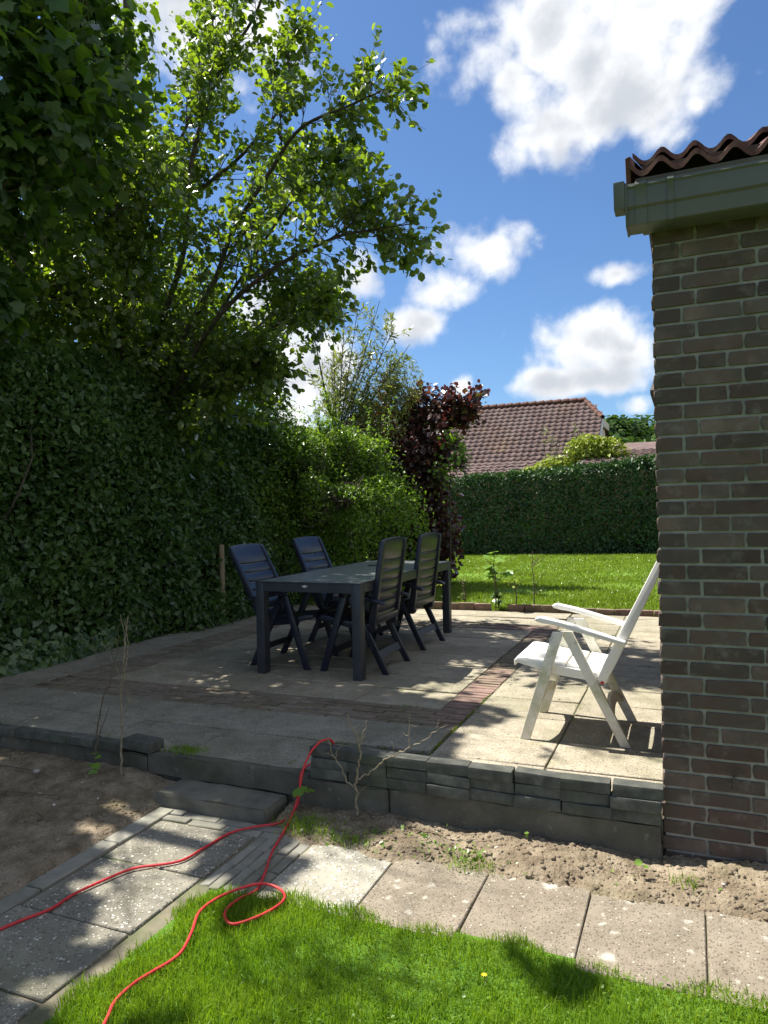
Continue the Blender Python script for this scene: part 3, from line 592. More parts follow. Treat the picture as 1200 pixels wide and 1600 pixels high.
def recliner(theta, mat, dirty, label, loc, rz, group=None, red=False, L=.735, arch=.045, gap=.0085):
    """folding garden recliner facing local +x"""
    ch = empty('garden_chair', loc, rz); tag(ch, label, 'chair', group)
    hy = .268
    for sy in (-1, 1):
        y0, y1 = sy*hy-.014, sy*hy+.014
        ob('leg', prism('leg', quad_leg((.262, 0), (.078, .575), .052, .058), y0, y1, dirty, bev=.005), ch)
        ob('leg', prism('leg', quad_leg((-.245, 0), (.040, .575), .052, .060), y0+sy*-.0295, y1+sy*-.0295, dirty, bev=.005), ch)
        arm = [(.185, .628), (.196, .637), (.190, .648), (.165, .653), (.06, .632), (-.12, .583), (-.255, .545), (-.262, .532), (-.252, .522), (-.12, .556), (.03, .596), (.10, .613), (.15, .620)]
        ob('armrest', prism('armrest', arm, sy*hy-.032, sy*hy+.026, mat, bev=.007, seg=3), ch)
        hg = ob('hinge', prism('hinge', [(.034*math.cos(a), .034*math.sin(a)) for a in np.linspace(0, 2*PI, 15)[:-1]], -.020, .020, mat, bev=.004), ch, (-.135, sy*(hy-.052), .345))
        ob('hinge_cap', prism('hinge_cap', [(.012*math.cos(a), .012*math.sin(a)) for a in np.linspace(0, 2*PI, 13)[:-1]], -.024, .024, mat, bev=.003), hg)
        if red: ob('button', prism('button', [(-.009, -.034), (.010, -.032), (.008, -.020), (-.007, -.019)], -.023, .023, MT['red_plastic'], bev=.002), hg, label='small red locking button')
    # cross bars: arched boards between the legs
    for (xf, zf, tilt) in ((.205, .165-(.045-arch)*.6, .30), (-.178, .135, -.42)):
        bm = bmesh.new(); n = 10; vs = []
        for i in range(n+1):
            a = -1+2*i/n; y = a*(hy-.012-(.03 if xf < 0 else 0)); z = arch*(1-a*a)
            c = Vector((xf-tilt*z, y, zf+z))
            ring = [c+Vector((dx-tilt*dz, 0, dz)) for dx, dz in ((-.009, -.026), (.009, -.026), (.009, .026), (-.009, .026))]
            vs.append([bm.verts.new(p) for p in ring])
        for a, b in zip(vs, vs[1:]):
            for k in range(4): bm.faces.new((a[k], a[(k+1) % 4], b[(k+1) % 4], b[k]))
        bm.faces.new(vs[0]); bm.faces.new(vs[-1][::-1])
        ob('cross_bar', bm_mesh('cross_bar', bm, dirty, 40), ch)
    # seat: skirt frame and three cross slats, front edge rolled down
    for sy in (-1, 1):
        ob('seat_rail', prism('seat_rail', [(.30, .395), (.312, .410), (.30, .425), (.25, .425), (.10, .392), (-.13, .366), (-.15, .345), (-.13, .318), (.08, .342), (.22, .375)], sy*.226-.011, sy*.226+.011, mat, bev=.005), ch)
    prof = [(.325, .404), (.318, .420), (.300, .430), (.265, .430), (.215, .417), (.16, .406), (.095, .399), (.06, .396), (.01, .392), (-.05, .386), (-.11, .378), (-.14, .372)]
    cuts = [(.325, .062), (.050, -.020), (-.032, -.140)]
    P = np.array(prof)[::-1]
    for hi, lo in cuts:
        xs = np.linspace(lo, hi, 14 if hi > .3 else 4); zs = np.interp(xs, P[:, 0], P[:, 1])
        ol = list(zip(xs, zs))+[(x-.002, z-.020-(.012 if x > .31 else 0)) for x, z in zip(xs[::-1], zs[::-1])]
        ob('seat_slat', prism('seat_slat', ol, -.216, .216, mat, bev=.003, seg=1), ch)
    # reclining back
    back = empty('backrest', (-.135, 0, .345)); back.parent = ch; back.rotation_euler = (0, -theta, 0)
    for sy in (-1, 1):
        ol = [(-.026, -.01), (.020, -.015), (.024, .06), (.018, L-.03), (.008, L-.006), (-.012, L-.004), (-.022, L-.03), (-.030, .10)]
        ob('back_rail', prism('back_rail', ol, sy*.236-.017, sy*.236+.017, mat, bev=.006), back)
    edges = [.035+(q*.088 if q else 0)*(L-.035)/.70 for q in range(7)]+[L+.004]
    for i in range(7):
        ob('back_slat', slat_mesh('back_slat', .446, .446, edges[i], edges[i+1]-gap, mat, arch=.014 if i == 6 else 0, bow=.014 if i < 6 else .010), back)
    # back brace low down behind the slats
    ob('back_brace', prism('back_brace', [(-.030, .03), (-.012, .03), (-.012, .085), (-.030, .085)], -.217, .217, mat, bev=.004), back)
    return ch
gname = 'navy chairs round the garden table'
LT = [('navy recliner chair beside the hedge at the near end of the table', (-3.00, 5.16, T), math.radians(1), 27),
      ('navy recliner chair beside the hedge at the far end of the table', (-3.05, 6.22, T), math.radians(-2), 24),
      ('navy recliner chair on the open side at the near table leg', (-2.335, 5.17, T), math.radians(181), 9),
      ('navy recliner chair on the open side at the far table leg', (-2.36, 6.13, T), math.radians(178), 8.5)]
for lb, loc, rz, th in LT: recliner(math.radians(th), MT['navy'], MT['navy'], lb, loc, rz, gname, arch=.006, gap=.0055, L=.672 if lb.find('open side') > 0 else .69)
recliner(math.radians(26), MT['white'], MT['white_dirty'], 'white plastic recliner chair in the sun beside the brick house corner', (-.545, 4.055, T), math.radians(180), None, True, L=.74)

tb = empty('garden_table', (-2.61, 5.765, T), label='long anthracite garden table with grey top between four navy chairs', cat='table')
tw, tl, th_ = .44, 1.085, .705
ob('tabletop', box_mesh('tabletop', -tw+.006, tw-.006, -tl+.006, tl-.006, th_-.008, th_+.001, MT['table_top'], bev=.002), tb)
for sx in (-1, 1):
    ob('side_rail', box_mesh('side_rail', sx*(tw-.02)-.02, sx*(tw-.02)+.02, -tl+.0805, tl-.0805, th_-.075, th_-.0085, MT['table_frame'], bev=.003), tb)
    ob('top_trim', box_mesh('top_trim', sx*(tw-.002)-.004, sx*(tw-.002)+.004, -tl, tl, th_-.0085, th_+.0025, MT['table_frame'], bev=.001), tb)
    for sy in (-1, 1):
        ob('leg', box_mesh('leg', sx*(tw-.035)-.035, sx*(tw-.035)+.035, sy*(tl-.04)-.04, sy*(tl-.04)+.04, 0, th_-.0087, MT['table_frame'], bev=.004, seg=2), tb)
for sy in (-1, 1):
    er_ = ob('end_rail', box_mesh('end_rail', -tw+.0705, tw-.0705, sy*(tl-.02)-.02, sy*(tl-.02)+.02, th_-.075, th_-.0085, MT['table_frame'], bev=.003), tb)
    ob('top_trim', box_mesh('top_trim', -tw+.0025, tw-.0025, sy*(tl-.002)-.004, sy*(tl-.002)+.004, th_-.0085, th_+.0025, MT['table_frame'], bev=.001), tb)
ob('emblem', prism('emblem', [(-.026, 0), (0, .011), (.026, 0), (0, -.011)], -.0015, .0015, MT['emblem'], bev=0), tb, (-.01, -tl-.002, th_-.030), label='small pale diamond emblem on the table end')
ob('parasol_hole_cover', prism('parasol_hole_cover', [(.055*math.cos(a), .055*math.sin(a)) for a in np.linspace(0, 2*PI, 25)[:-1]], 0, .008, MT['navy'], axis='z', bev=.002), tb, (-.12, .45, th_+.0015))

# red cable over the lower path and up onto the patio
def cable(name, runs, label):
    o = None
    t = Tubes()
    for pts in runs: t.add(spline(pts, 8), .0052, k=8)
    return ob(name, t.mesh(name, MT['cable']), label=label, cat='cable')
g_ = .008
runA = [(-2.30, 1.35, g_), (-2.20, 1.60, g_), (-2.14, 1.773, g_), (-2.10, 1.87, g_), (-2.100, 1.974, g_), (-2.068, 2.097, g_), (-2.024, 2.204, g_), (-1.894, 2.312, g_), (-1.870, 2.446, g_), (-1.848, 2.596, g_), (-1.772, 2.681, .012), (-1.692, 2.737, .016), (-1.680, 2.825, .020),
        (-1.672, 2.875, .05), (-1.676, 2.905, .095), (-1.688, 2.932, .150), (-1.690, 2.97, .176), (-1.690, 3.06, .174), (-1.62, 3.10, .172), (-1.45, 3.12, .171), (-1.2, 3.3, .171)]
runB = [(-1.50, 3.12, .171), (-1.545, 3.06, .24), (-1.555, 3.0, .318), (-1.572, 2.978, .326), (-1.595, 2.958, .318), (-1.620, 2.925, .285), (-1.640, 2.90, .235), (-1.650, 2.88, .18), (-1.655, 2.86, .115), (-1.660, 2.82, .045), (-1.645, 2.74, .018), (-1.63, 2.68, .011),
        (-1.583, 2.507, g_), (-1.515, 2.34, g_), (-1.482, 2.235, g_), (-1.497, 2.143, .018), (-1.492, 2.058, .022), (-1.448, 2.005, .022), (-1.406, 2.009, .022), (-1.352, 2.098, .022), (-1.338, 2.19, .022), (-1.390, 2.252, .018), (-1.469, 2.262, .020), (-1.522, 2.204, .024), (-1.567, 2.116, .022), (-1.572, 2.018, .022),
        (-1.524, 1.916, .022), (-1.487, 1.821, .022), (-1.486, 1.765, .022), (-1.503, 1.706, .022), (-1.518, 1.639, .022), (-1.514, 1.56, .022), (-1.482, 1.491, .02), (-1.44, 1.38, .02), (-1.44, 1.1, .02)]
cable('red_cable', [runA, runB], 'red cable looping over the path and lawn edge up onto the patio')

# brick kerb between patio and far lawn
kb = empty('lawn_kerb', (-1.7, 8.40, T), label='red brown brick kerb between the patio and the far lawn', cat='kerb')
KB = [box_mesh('kerb_brick_%d' % i, -.098, .098, -.03, .03, -.05, .05, MT['red_brick'], bev=.005, jit=.004, rnd=rnd) for i in range(3)]
x = -4.3
while x < -.15:
    if not (-2.22 < x < -1.99):
        ob('brick', rnd.choice(KB), kb, (x+1.7, rnd.gauss(0, .004), (.032 if x < -1.4 else .012)+rnd.gauss(0, .003)), (0, rnd.gauss(0, .01), rnd.gauss(0, .015)))
    x += .203

# ------------------------------------------------------------------ neighbours' houses and far woods
def slope_roof(parent, off, x0, x1, ya, za, yb, zb, tw_, tn, single, clip=None):
    """pantiles on a slope from the low edge (ya, za) up to (yb, zb)"""
    Ln = math.hypot(yb-ya, zb-za); ang = math.atan2(zb-za, yb-ya); rows = int(Ln/tn); nx = 8
    xs = np.linspace(0, tw_*1.04, nx+1); pr = .030*(.5+.5*np.cos(2*PI*xs/tw_+.5))
    V = []; F = []
    for l, dz in ((-.02, .020), (-.02, -.004), (tn*1.05, -.004)):
        for x, p in zip(xs, pr): V.append((x, l*math.cos(ang)-(p+dz)*math.sin(ang), l*math.sin(ang)+(p+dz)*math.cos(ang)))
    n = nx+1
    for i in range(nx): F += [(i, i+1, 2*n+i+1, 2*n+i), (n+i, n+i+1, i+1, i)]
    me = np_mesh('roof_tile', np.array(V), np.array(F), MT['far_tile'], True)
    Va = np.array(V); Fa = np.array(F); rv = []; rf = []; cnt = 0
    for r in range(rows):
        l = r*tn; y = ya+l*math.cos(ang); z = za+l*math.sin(ang)
        for c in range(int((x1-x0)/tw_)):
            x = x0+c*tw_
            if clip and not clip(x, y, z): continue
            p = np.array([x+rnd.gauss(0, .004), y, z+rnd.gauss(0, .004)])-np.array(off)
            if cnt < single: ob('roof_tile', me, parent, tuple(p), (rnd.gauss(0, .006), 0, rnd.gauss(0, .01))); cnt += 1
            else: rf.append(Fa+len(rv)*len(Va)); rv.append(Va+p)
    if rv: ob('roof_tile_courses', np_mesh('roof_tile_courses', np.concatenate(rv), np.concatenate(rf), MT['far_tile'], True), parent, kind='stuff')
nb = empty('neighbour_house', (-6, 26.5, 0), label='neighbouring house with big red brown pantiled roof and white gable boards', cat='house')
NO = (-6, 26.5, 0)
def off(p): return [tuple(np.array(q)-np.array(NO)) for q in p]
def poly_obj(name, verts, faces, mat, parent, **kw):
    return ob(name, np_mesh(name, np.array(verts, float), np.array(faces)), parent, mat=mat, **kw)
RX0, RX1 = -13.0, -2.62
KY, KZ, TY, TZ, LY, LZ = 24.0, 2.95, 27.0, 5.22, 22.45, 2.30
body = []
for x in (RX0+.15, RX1-.12):
    body += [(x, 22.7, -.1), (x, 22.7, 2.25), (x, 24.0, 2.82), (x, 26.1, 4.42), (x, 27.9, 4.42), (x, 31.3, 2.2), (x, 31.3, -.1)]
n7 = 7; bm = bmesh.new(); vs = [bm.verts.new(tuple(np.array(v)-np.array(NO))) for v in body]
bm.faces.new(vs[:7]); bm.faces.new(vs[7:][::-1])
for i in range(7): j = (i+1) % 7; bm.faces.new((vs[j], vs[i], vs[7+i], vs[7+j]))
ob('wall', bm_mesh('wall', bm, MT['far_wall']), nb)
nroof = poly_obj('roof', off([(RX0, LY, LZ-.03), (RX1, LY, LZ-.03), (RX0, KY, KZ-.03), (RX1, KY, KZ-.03), (RX0, TY, TZ-.03), (RX1-.68, TY, TZ-.03), (RX1, 26.0, 4.43),
                              (RX0, 31.6, 2.1), (RX1, 31.6, 2.1), (RX1, 28.0, 4.43)]), [(0, 1, 3, 2)], MT['dark_wood'], nb)
bm = bmesh.new(); vv = [bm.verts.new(p) for p in off([(RX0, LY, LZ-.03), (RX1, LY, LZ-.03), (RX1, KY, KZ-.03), (RX1, 26.0, 4.43), (RX1-.68, TY, TZ-.03), (RX0, TY, TZ-.03), (RX0, KY, KZ-.03), (RX1, 28.0, 4.43), (RX1, 31.6, 2.1), (RX0, 31.6, 2.1)])]
for f in ((0, 1, 2, 6), (6, 2, 3, 4, 5), (3, 7, 4), (5, 4, 7, 8, 9)): bm.faces.new([vv[i] for i in f])
bmesh.ops.solidify(bm, geom=bm.faces[:], thickness=.05)
nroof.data = bm_mesh('roof', bm, MT['dark_wood'])
slope_roof(nroof, NO, RX0+2.5, RX1+.02, LY, LZ, KY, KZ, .238, .27, 190)
slope_roof(nroof, NO, RX0+2.5, RX1+.02, KY, KZ, TY, TZ, .225, .262, 100, lambda x, y, z: x < RX1-.05-max(0, (y-25.95))*.65)
tr = Tubes(); ridge = []
for k in range(32):
    x = RX0+.1+k*.3
    if x > RX1-.72: break
    q = Tubes(); q.add([np.array((x, TY, TZ+.01))-NO, np.array((x+.33, TY, TZ+.035))-NO], .10, .115, k=8); ob('ridge_tile', q.mesh('ridge_tile', MT['tile']), nroof)
for k in range(5):
    a = np.array((RX1-.68, TY, TZ+.02)); b = np.array((RX1, 26.0, 4.47)); q = Tubes(); q.add([a+(b-a)*k/5-NO, a+(b-a)*(k+1.1)/5-NO], .085, .10, k=8); ob('hip_tile', q.mesh('hip_tile', MT['tile']), nroof)
ob('barge_board', prism('barge_board', [(22.45-26.5, 2.12), (22.45-26.5, 2.28), (24-26.5, 2.93), (26.0-26.5, 4.42), (26.0-26.5, 4.18), (24-26.5, 2.72)], RX1+6.005, RX1+6.05, MT['white_paint'], axis='x', bev=0), nb)
ob('barge_board', prism('barge_board', [(26.0-26.5, 4.18), (26.0-26.5, 4.42), (28.0-26.5, 4.42), (28.0-26.5, 4.18)], RX1+6.005, RX1+6.05, MT['white_paint'], axis='x', bev=0), nb)
for k in range(9):
    y = 24.3+k*.38; zt = 4.15 if 26.0 < y < 28 else (KZ-.25+(y-24)*.73 if y <= 26 else 4.15-(y-28)*.6)
    ob('gable_board', box_mesh('gable_board', RX1+5.885, RX1+5.93, y-26.5, y-26.5+.365, 2.4, max(2.6, zt), MT['white_paint'], bev=.005), nb)
# low tiled shed just beyond the hedge, and a further roof
sh = empty('garden_shed', (-.5, 20.5, 0), label='low shed roof of red pantiles just above the far hedge', cat='shed')
ob('wall', box_mesh('wall', -1.9, 3.8, -.55, 1.6, -.1, 2.5, MT['far_wall'], bev=0), sh)
sroof = ob('roof', prism('roof', [(-.75, 2.42), (-.75, 2.47), (1.75, 3.02), (1.75, 2.9)], -2.0, 4, MT['dark_wood'], axis='x', bev=0), sh)
slope_roof(sroof, (-.5, 20.5, 0), -2.5, 3.4, 19.75, 2.49, 22.2, 3.03, .235, .26, 200)
ob('verge_board', prism('verge_board', [(-.80, 2.42), (-.80, 2.52), (1.75, 3.08), (1.75, 2.90)], -2.10, -2.005, MT['dark_wood'], axis='x', bev=.004), sh)
ob('gutter', prism('gutter', [(-.90, 2.50), (-.90, 2.38), (-.78, 2.38), (-.78, 2.50)], -2.1, 4, MT['gutter'], axis='x', bev=.01), sh)
fh = empty('distant_house', (-1, 42, 0), label='distant house roof seen past the yellow green bush', cat='house')
ob('wall', box_mesh('wall', -3, 6, -2, 5, -.1, 4.1, MT['far_wall'], bev=0), fh)
ob('roof', prism('roof', [(-2.4, 3.9), (-2.4, 4.0), (1.5, 4.95), (5.4, 4.0), (5.4, 3.9)], -3.2, 6.2, MT['far_tile'], axis='x', bev=0), fh)
th = empty('tall_neighbour_house', (1.0, 30, 0), label='tall neighbouring house hidden behind the corner but for its eave tip', cat='house')
ob('wall', box_mesh('wall', -1.35, 6, -3, 4, -.1, 5.2, MT['far_wall'], bev=0), th)
ob('roof', prism('roof', [(-3.4, 5.24), (-3.4, 5.36), (.5, 6.4), (4.4, 5.36), (4.4, 5.24)], -2.05, 6.2, MT['dark_wood'], axis='x', bev=0), th)

# ------------------------------------------------------------------ foliage
def unit(a): return a/(np.linalg.norm(a, axis=-1, keepdims=True)+1e-9)
TPL = {
 'diamond': ([(0, 0, 0), (.45, -.27, .06), (1, 0, -.06), (.45, .27, .06)], [(0, 1, 2), (0, 2, 3)]),
 'oval': ([(0, 0, 0), (.30, -.34, .07), (.70, -.36, .06), (1, 0, -.05), (.70, .36, .06), (.30, .34, .07)], [(0, 1, 2), (0, 2, 3), (0, 3, 4), (0, 4, 5)]),
 'long': ([(0, 0, 0), (.4, -.13, .04), (1, 0, -.08), (.4, .13, .04)], [(0, 1, 2), (0, 2, 3)]),
 'lobed': ([(.38, 0, .02), (0, 0, 0), (-.07, -.28, .0), (.12, -.47, -.03), (.28, -.36, .02), (.54, -.56, -.04), (.66, -.33, .02), (.80, -.22, .0), (1.0, 0, -.09), (.80, .22, .0), (.66, .33, .02), (.54, .56, -.04), (.28, .36, .02), (.12, .47, -.03), (-.07, .28, .0)],
           [(0, i, i+1) for i in range(1, 14)]+[(0, 14, 1)]),
 'ivy': ([(.36, 0, .03), (0, 0, 0), (.0, -.36, .0), (.30, -.42, -.02), (.62, -.24, .02), (1.0, 0, -.07), (.62, .24, .02), (.30, .42, -.02), (.0, .36, .0)], [(0, i, i+1) for i in range(1, 8)]+[(0, 8, 1)]),
}
def leaves(name, P, D, Nn, S, tpl, mat):
    tv, tf = TPL[tpl]; tv = np.array(tv); tf = np.array(tf)
    D = unit(D); Nn = unit(Nn-(Nn*D).sum(-1, keepdims=True)*D); B = np.cross(Nn, D)
    V = P[:, None, :]+S[:, None, None]*(tv[None, :, 0:1]*D[:, None, :]+tv[None, :, 1:2]*B[:, None, :]+tv[None, :, 2:3]*Nn[:, None, :])
    F = tf[None]+(np.arange(len(P))*len(tv))[:, None, None]
    return np_mesh(name, V.reshape(-1, 3), F.reshape(-1, 3), mat)
def orient(n, bias, spread, droop=.3, g=None):
    g = g or rg
    Nn = unit(np.asarray(bias)+g.normal(0, spread, (n, 3))); D = unit(np.cross(Nn, g.normal(0, 1, (n, 3)))); D[:, 2] -= droop
    return unit(D), Nn
def vnoise(P, seed, f):
    r = np.random.default_rng(seed); out = np.zeros(len(P))
    for k in range(8):
        d = r.normal(0, 1, 3); d /= np.linalg.norm(d); out += np.sin((P@d)*f*r.uniform(.6, 1.6)+r.uniform(0, 6.28))
    return out/4
def sun_gaps(P, soft=.25):
    """drop crown leaves by where their shadow lands, so sun patches open below"""
    k = (P[:, 2]-.1)/math.tan(SUN_EL); hx = P[:, 0]+k*math.cos(SUN_AZ); hy = P[:, 1]-k*math.sin(SUN_AZ)
    q = np.stack([hx, hy, 0*hx], 1); w = vnoise(q, 91, 6)+.5*vnoise(q, 92, 14)
    lim = np.where(hy < 2.75, -1.80, np.where(hy < 4.8, -1.05, 1.6))
    thin = np.where(hy < 2.75, .10, .10)
    d = hx-lim-soft*w
    keep = (d < 0) | ((w > np.where(hy < 2.45, .62, .85)) & (d < 1.6))
    mid = (hy < 2.75) & (hx > -2.6) & (w < -.02)          # dapples over the left path
    return keep & ~mid
def sizes(n, s, v=.25): return np.clip(s*(1+rg.normal(0, v, n)), s*.4, s*1.8)

# tall hedge along the left side
hd = empty('tall_hedge', (-5.4, 5, 0), label='tall dark glossy leaved hedge along the left side of the patio', cat='hedge')
HD = np.array([-5.4, 5, 0])
def hedge_face(n, y0, y1, ztop):
    y = rg.uniform(y0, y1, n); z = T-.12+(ztop+.12-T)*rg.uniform(0, 1, n)**.92
    q = np.stack([np.zeros(n), y, z], 1); f = .23*vnoise(q, 21, 1.5)+.13*vnoise(q, 22, 4.4)+.06*vnoise(q, 23, 13)
    dep = rg.exponential(.13, n)-.05*(rg.uniform(0, 1, n) < .12)*rg.uniform(0, 2, n); x = -5.02+f-dep-np.clip(z-2.2, 0, 2)*.22-.12*np.clip(.5-z, 0, 1)
    return np.stack([x, y, z], 1)
P = np.concatenate([hedge_face(82000, 2.6, 8.2, 2.95), hedge_face(9000, -.6, 2.6, 2.9), hedge_face(16000, 8.2, 11.5, 2.6)])
top = vnoise(P, 25, 1.3)*.35; P = P[P[:, 2] < 2.75+top]
D, Nn = orient(len(P), (.65, -.1, .5), .9, .3)
ob('foliage', leaves('hedge_foliage', P-HD, D, Nn, sizes(len(P), .062, .42), 'diamond', MT['l_hedge']), hd, kind='stuff')
# solid near-black core standing in for the shade inside the hedge
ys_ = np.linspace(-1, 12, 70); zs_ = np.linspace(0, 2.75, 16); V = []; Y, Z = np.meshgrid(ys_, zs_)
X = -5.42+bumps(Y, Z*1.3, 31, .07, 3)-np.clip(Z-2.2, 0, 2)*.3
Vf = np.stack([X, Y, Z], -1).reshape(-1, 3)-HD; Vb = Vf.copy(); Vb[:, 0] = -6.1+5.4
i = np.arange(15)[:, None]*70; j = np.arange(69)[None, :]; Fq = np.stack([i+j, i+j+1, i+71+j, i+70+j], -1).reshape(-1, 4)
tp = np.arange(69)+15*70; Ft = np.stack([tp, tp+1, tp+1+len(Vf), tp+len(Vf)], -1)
ob('shade_core', np_mesh('shade_core', np.concatenate([Vf, Vb]), np.concatenate([Fq, Fq+len(Vf), Ft]), MT['inner'], True), hd)
hs = Tubes()
for k in range(60):
    y = rg.uniform(1, 11); x = -5.52+rg.normal(0, .06); hs.add(spline([(x, y, 0), (x+rg.normal(0, .08), y+rg.normal(0, .1), .9), (x+.1+rg.normal(0, .1), y+rg.normal(0, .2), 1.9), (x-.1, y+rg.normal(0, .3), 2.7)], 3)-HD, .016, .005, k=5)
ob('stems', hs.mesh('hedge_stems', MT['bark']), hd)
# ivy along the foot of the hedge
iv = empty('ivy', (-5, 6.5, T), label='ivy with larger lighter leaves creeping along the foot of the hedge', cat='ivy')
n = 6500; y = rg.uniform(3.6, 10.2, n); z = T+np.abs(rg.normal(0, 1, n))*.26*(1+.6*np.sin(y*2.2))*np.clip((y-3.4)/2, .25, 1); q = np.stack([y*0, y, z], 1)
P = np.stack([-4.90+.10*vnoise(q, 41, 3)-rg.exponential(.05, n)-.05*z, y, z], 1)
D, Nn = orient(n, (.85, -.3, .5), .4, .5)
ob('foliage', leaves('ivy_foliage', P-np.array([-5, 6.5, T]), D, Nn, sizes(n, .052, .38), 'ivy', MT['l_ivy']), iv, kind='stuff')
sk = Tubes(); sk.add([(0, 0, -.2), (.004, 0, .4), (.002, .004, .88)], .032, .029, k=10)
o = ob('wooden_stake', sk.mesh('wooden_stake', MT['stake']), None, (-4.82, 6.72, T), label='weathered round wooden stake standing in the hedge', cat='stake')

# trees grown from limbs
def rot_rand(t, ang, g):
    p = np.cross(t, g.normal(0, 1, 3)); p /= np.linalg.norm(p)+1e-9
    return t*math.cos(ang)+p*math.sin(ang)
def branch(start, d, L, g, up=.15, wander=.18, n=6):
    pts = [np.array(start, float)]; d = d/np.linalg.norm(d)
    for k in range(n-1):
        d = d+g.normal(0, wander, 3)+np.array([0, 0, up*.3]); d /= np.linalg.norm(d); pts.append(pts[-1]+d*L/(n-1))
    return np.array(pts)
def tree(name, limbs, base, g, kids=7, twigs=5, klen=.8, tlen=.33, leaf=.065, spacing=.035, tpl='oval', lm=None, wood=None, thin=1.0, start=.2, kang=.8, up=.2, keep=None, nb=(0, 0, .8), spread=.6, droop=.35, jitter=.02, extra=(), **kw):
    root = empty(name, base); tag(root, **kw); base = np.array(base, float)
    tk, br = Tubes(), Tubes(); LP, LD = [], []
    for li, (pts, r0, r1, nk) in enumerate(limbs):
        c = spline(pts, 7); (tk if li == 0 else br).add(c-base, r0, r1, k=8)
        seg = np.linalg.norm(np.diff(c, axis=0), axis=1).sum()
        for k in range(int(nk*kids)):
            t = g.uniform(start, 1)**.8; i = min(int(t*(len(c)-1)), len(c)-2); tan = c[i+1]-c[i]; tan /= np.linalg.norm(tan)
            d = rot_rand(tan, g.uniform(.35, kang+.25), g); d[2] += up
            b = branch(c[i], d, klen*g.uniform(.45, 1.2)*(1.15-.75*t), g)
            b = b if t < .8 else b[:4]
            br.add(b-base, max(.003, .011*(1.2-t)), .002, k=4)
            for q in range(int(twigs)):
                s = g.uniform(.15, 1); m = min(int(s*(len(b)-1)), len(b)-2); tt = b[m+1]-b[m]; tt /= np.linalg.norm(tt)
                dd = rot_rand(tt, g.uniform(.3, 1.0), g); w = branch(b[m]+(b[m+1]-b[m])*(s*(len(b)-1)-m), dd, tlen*g.uniform(.4, 1.3), g, n=5)
                br.add(w-base, .0028, .0012, k=3)
                nl = max(2, int(np.linalg.norm(w[-1]-w[0])/spacing)); tv = g.uniform(.1, 1, nl)**.8*(len(w)-1.001); ii = tv.astype(int)
                LP.append(w[ii]+(w[ii+1]-w[ii])*(tv-ii)[:, None]+g.normal(0, jitter, (nl, 3))); LD.append(np.repeat(dd[None], nl, 0)+g.normal(0, .8, (nl, 3)))
    for c, r, m in extra:
        d = unit(g.normal(0, 1, (m, 3))); q = d*np.array(r); LP.append(np.array(c)+q*((1+.3*vnoise(q, 55, 4))*(1-np.abs(g.normal(0, .35, m)).clip(0, 1)))[:, None]); LD.append(g.normal(0, 1, (m, 3)))
    P = np.concatenate(LP); D = np.concatenate(LD)
    if keep is not None: m = keep(P); P, D = P[m], D[m]
    Nn = unit(np.array(nb)+g.normal(0, spread, P.shape)); D = unit(D); D[:, 2] -= droop
    ob('trunk', tk.mesh(name+'_trunk', wood or MT['bark']), root)
    ob('branches', br.mesh(name+'_branches', wood or MT['bark']), root)
    ob('foliage', leaves(name+'_foliage', P-base, D, Nn, sizes(len(P), leaf, .28), tpl, lm), root, kind='stuff')
    return root
g1 = np.random.default_rng(77)
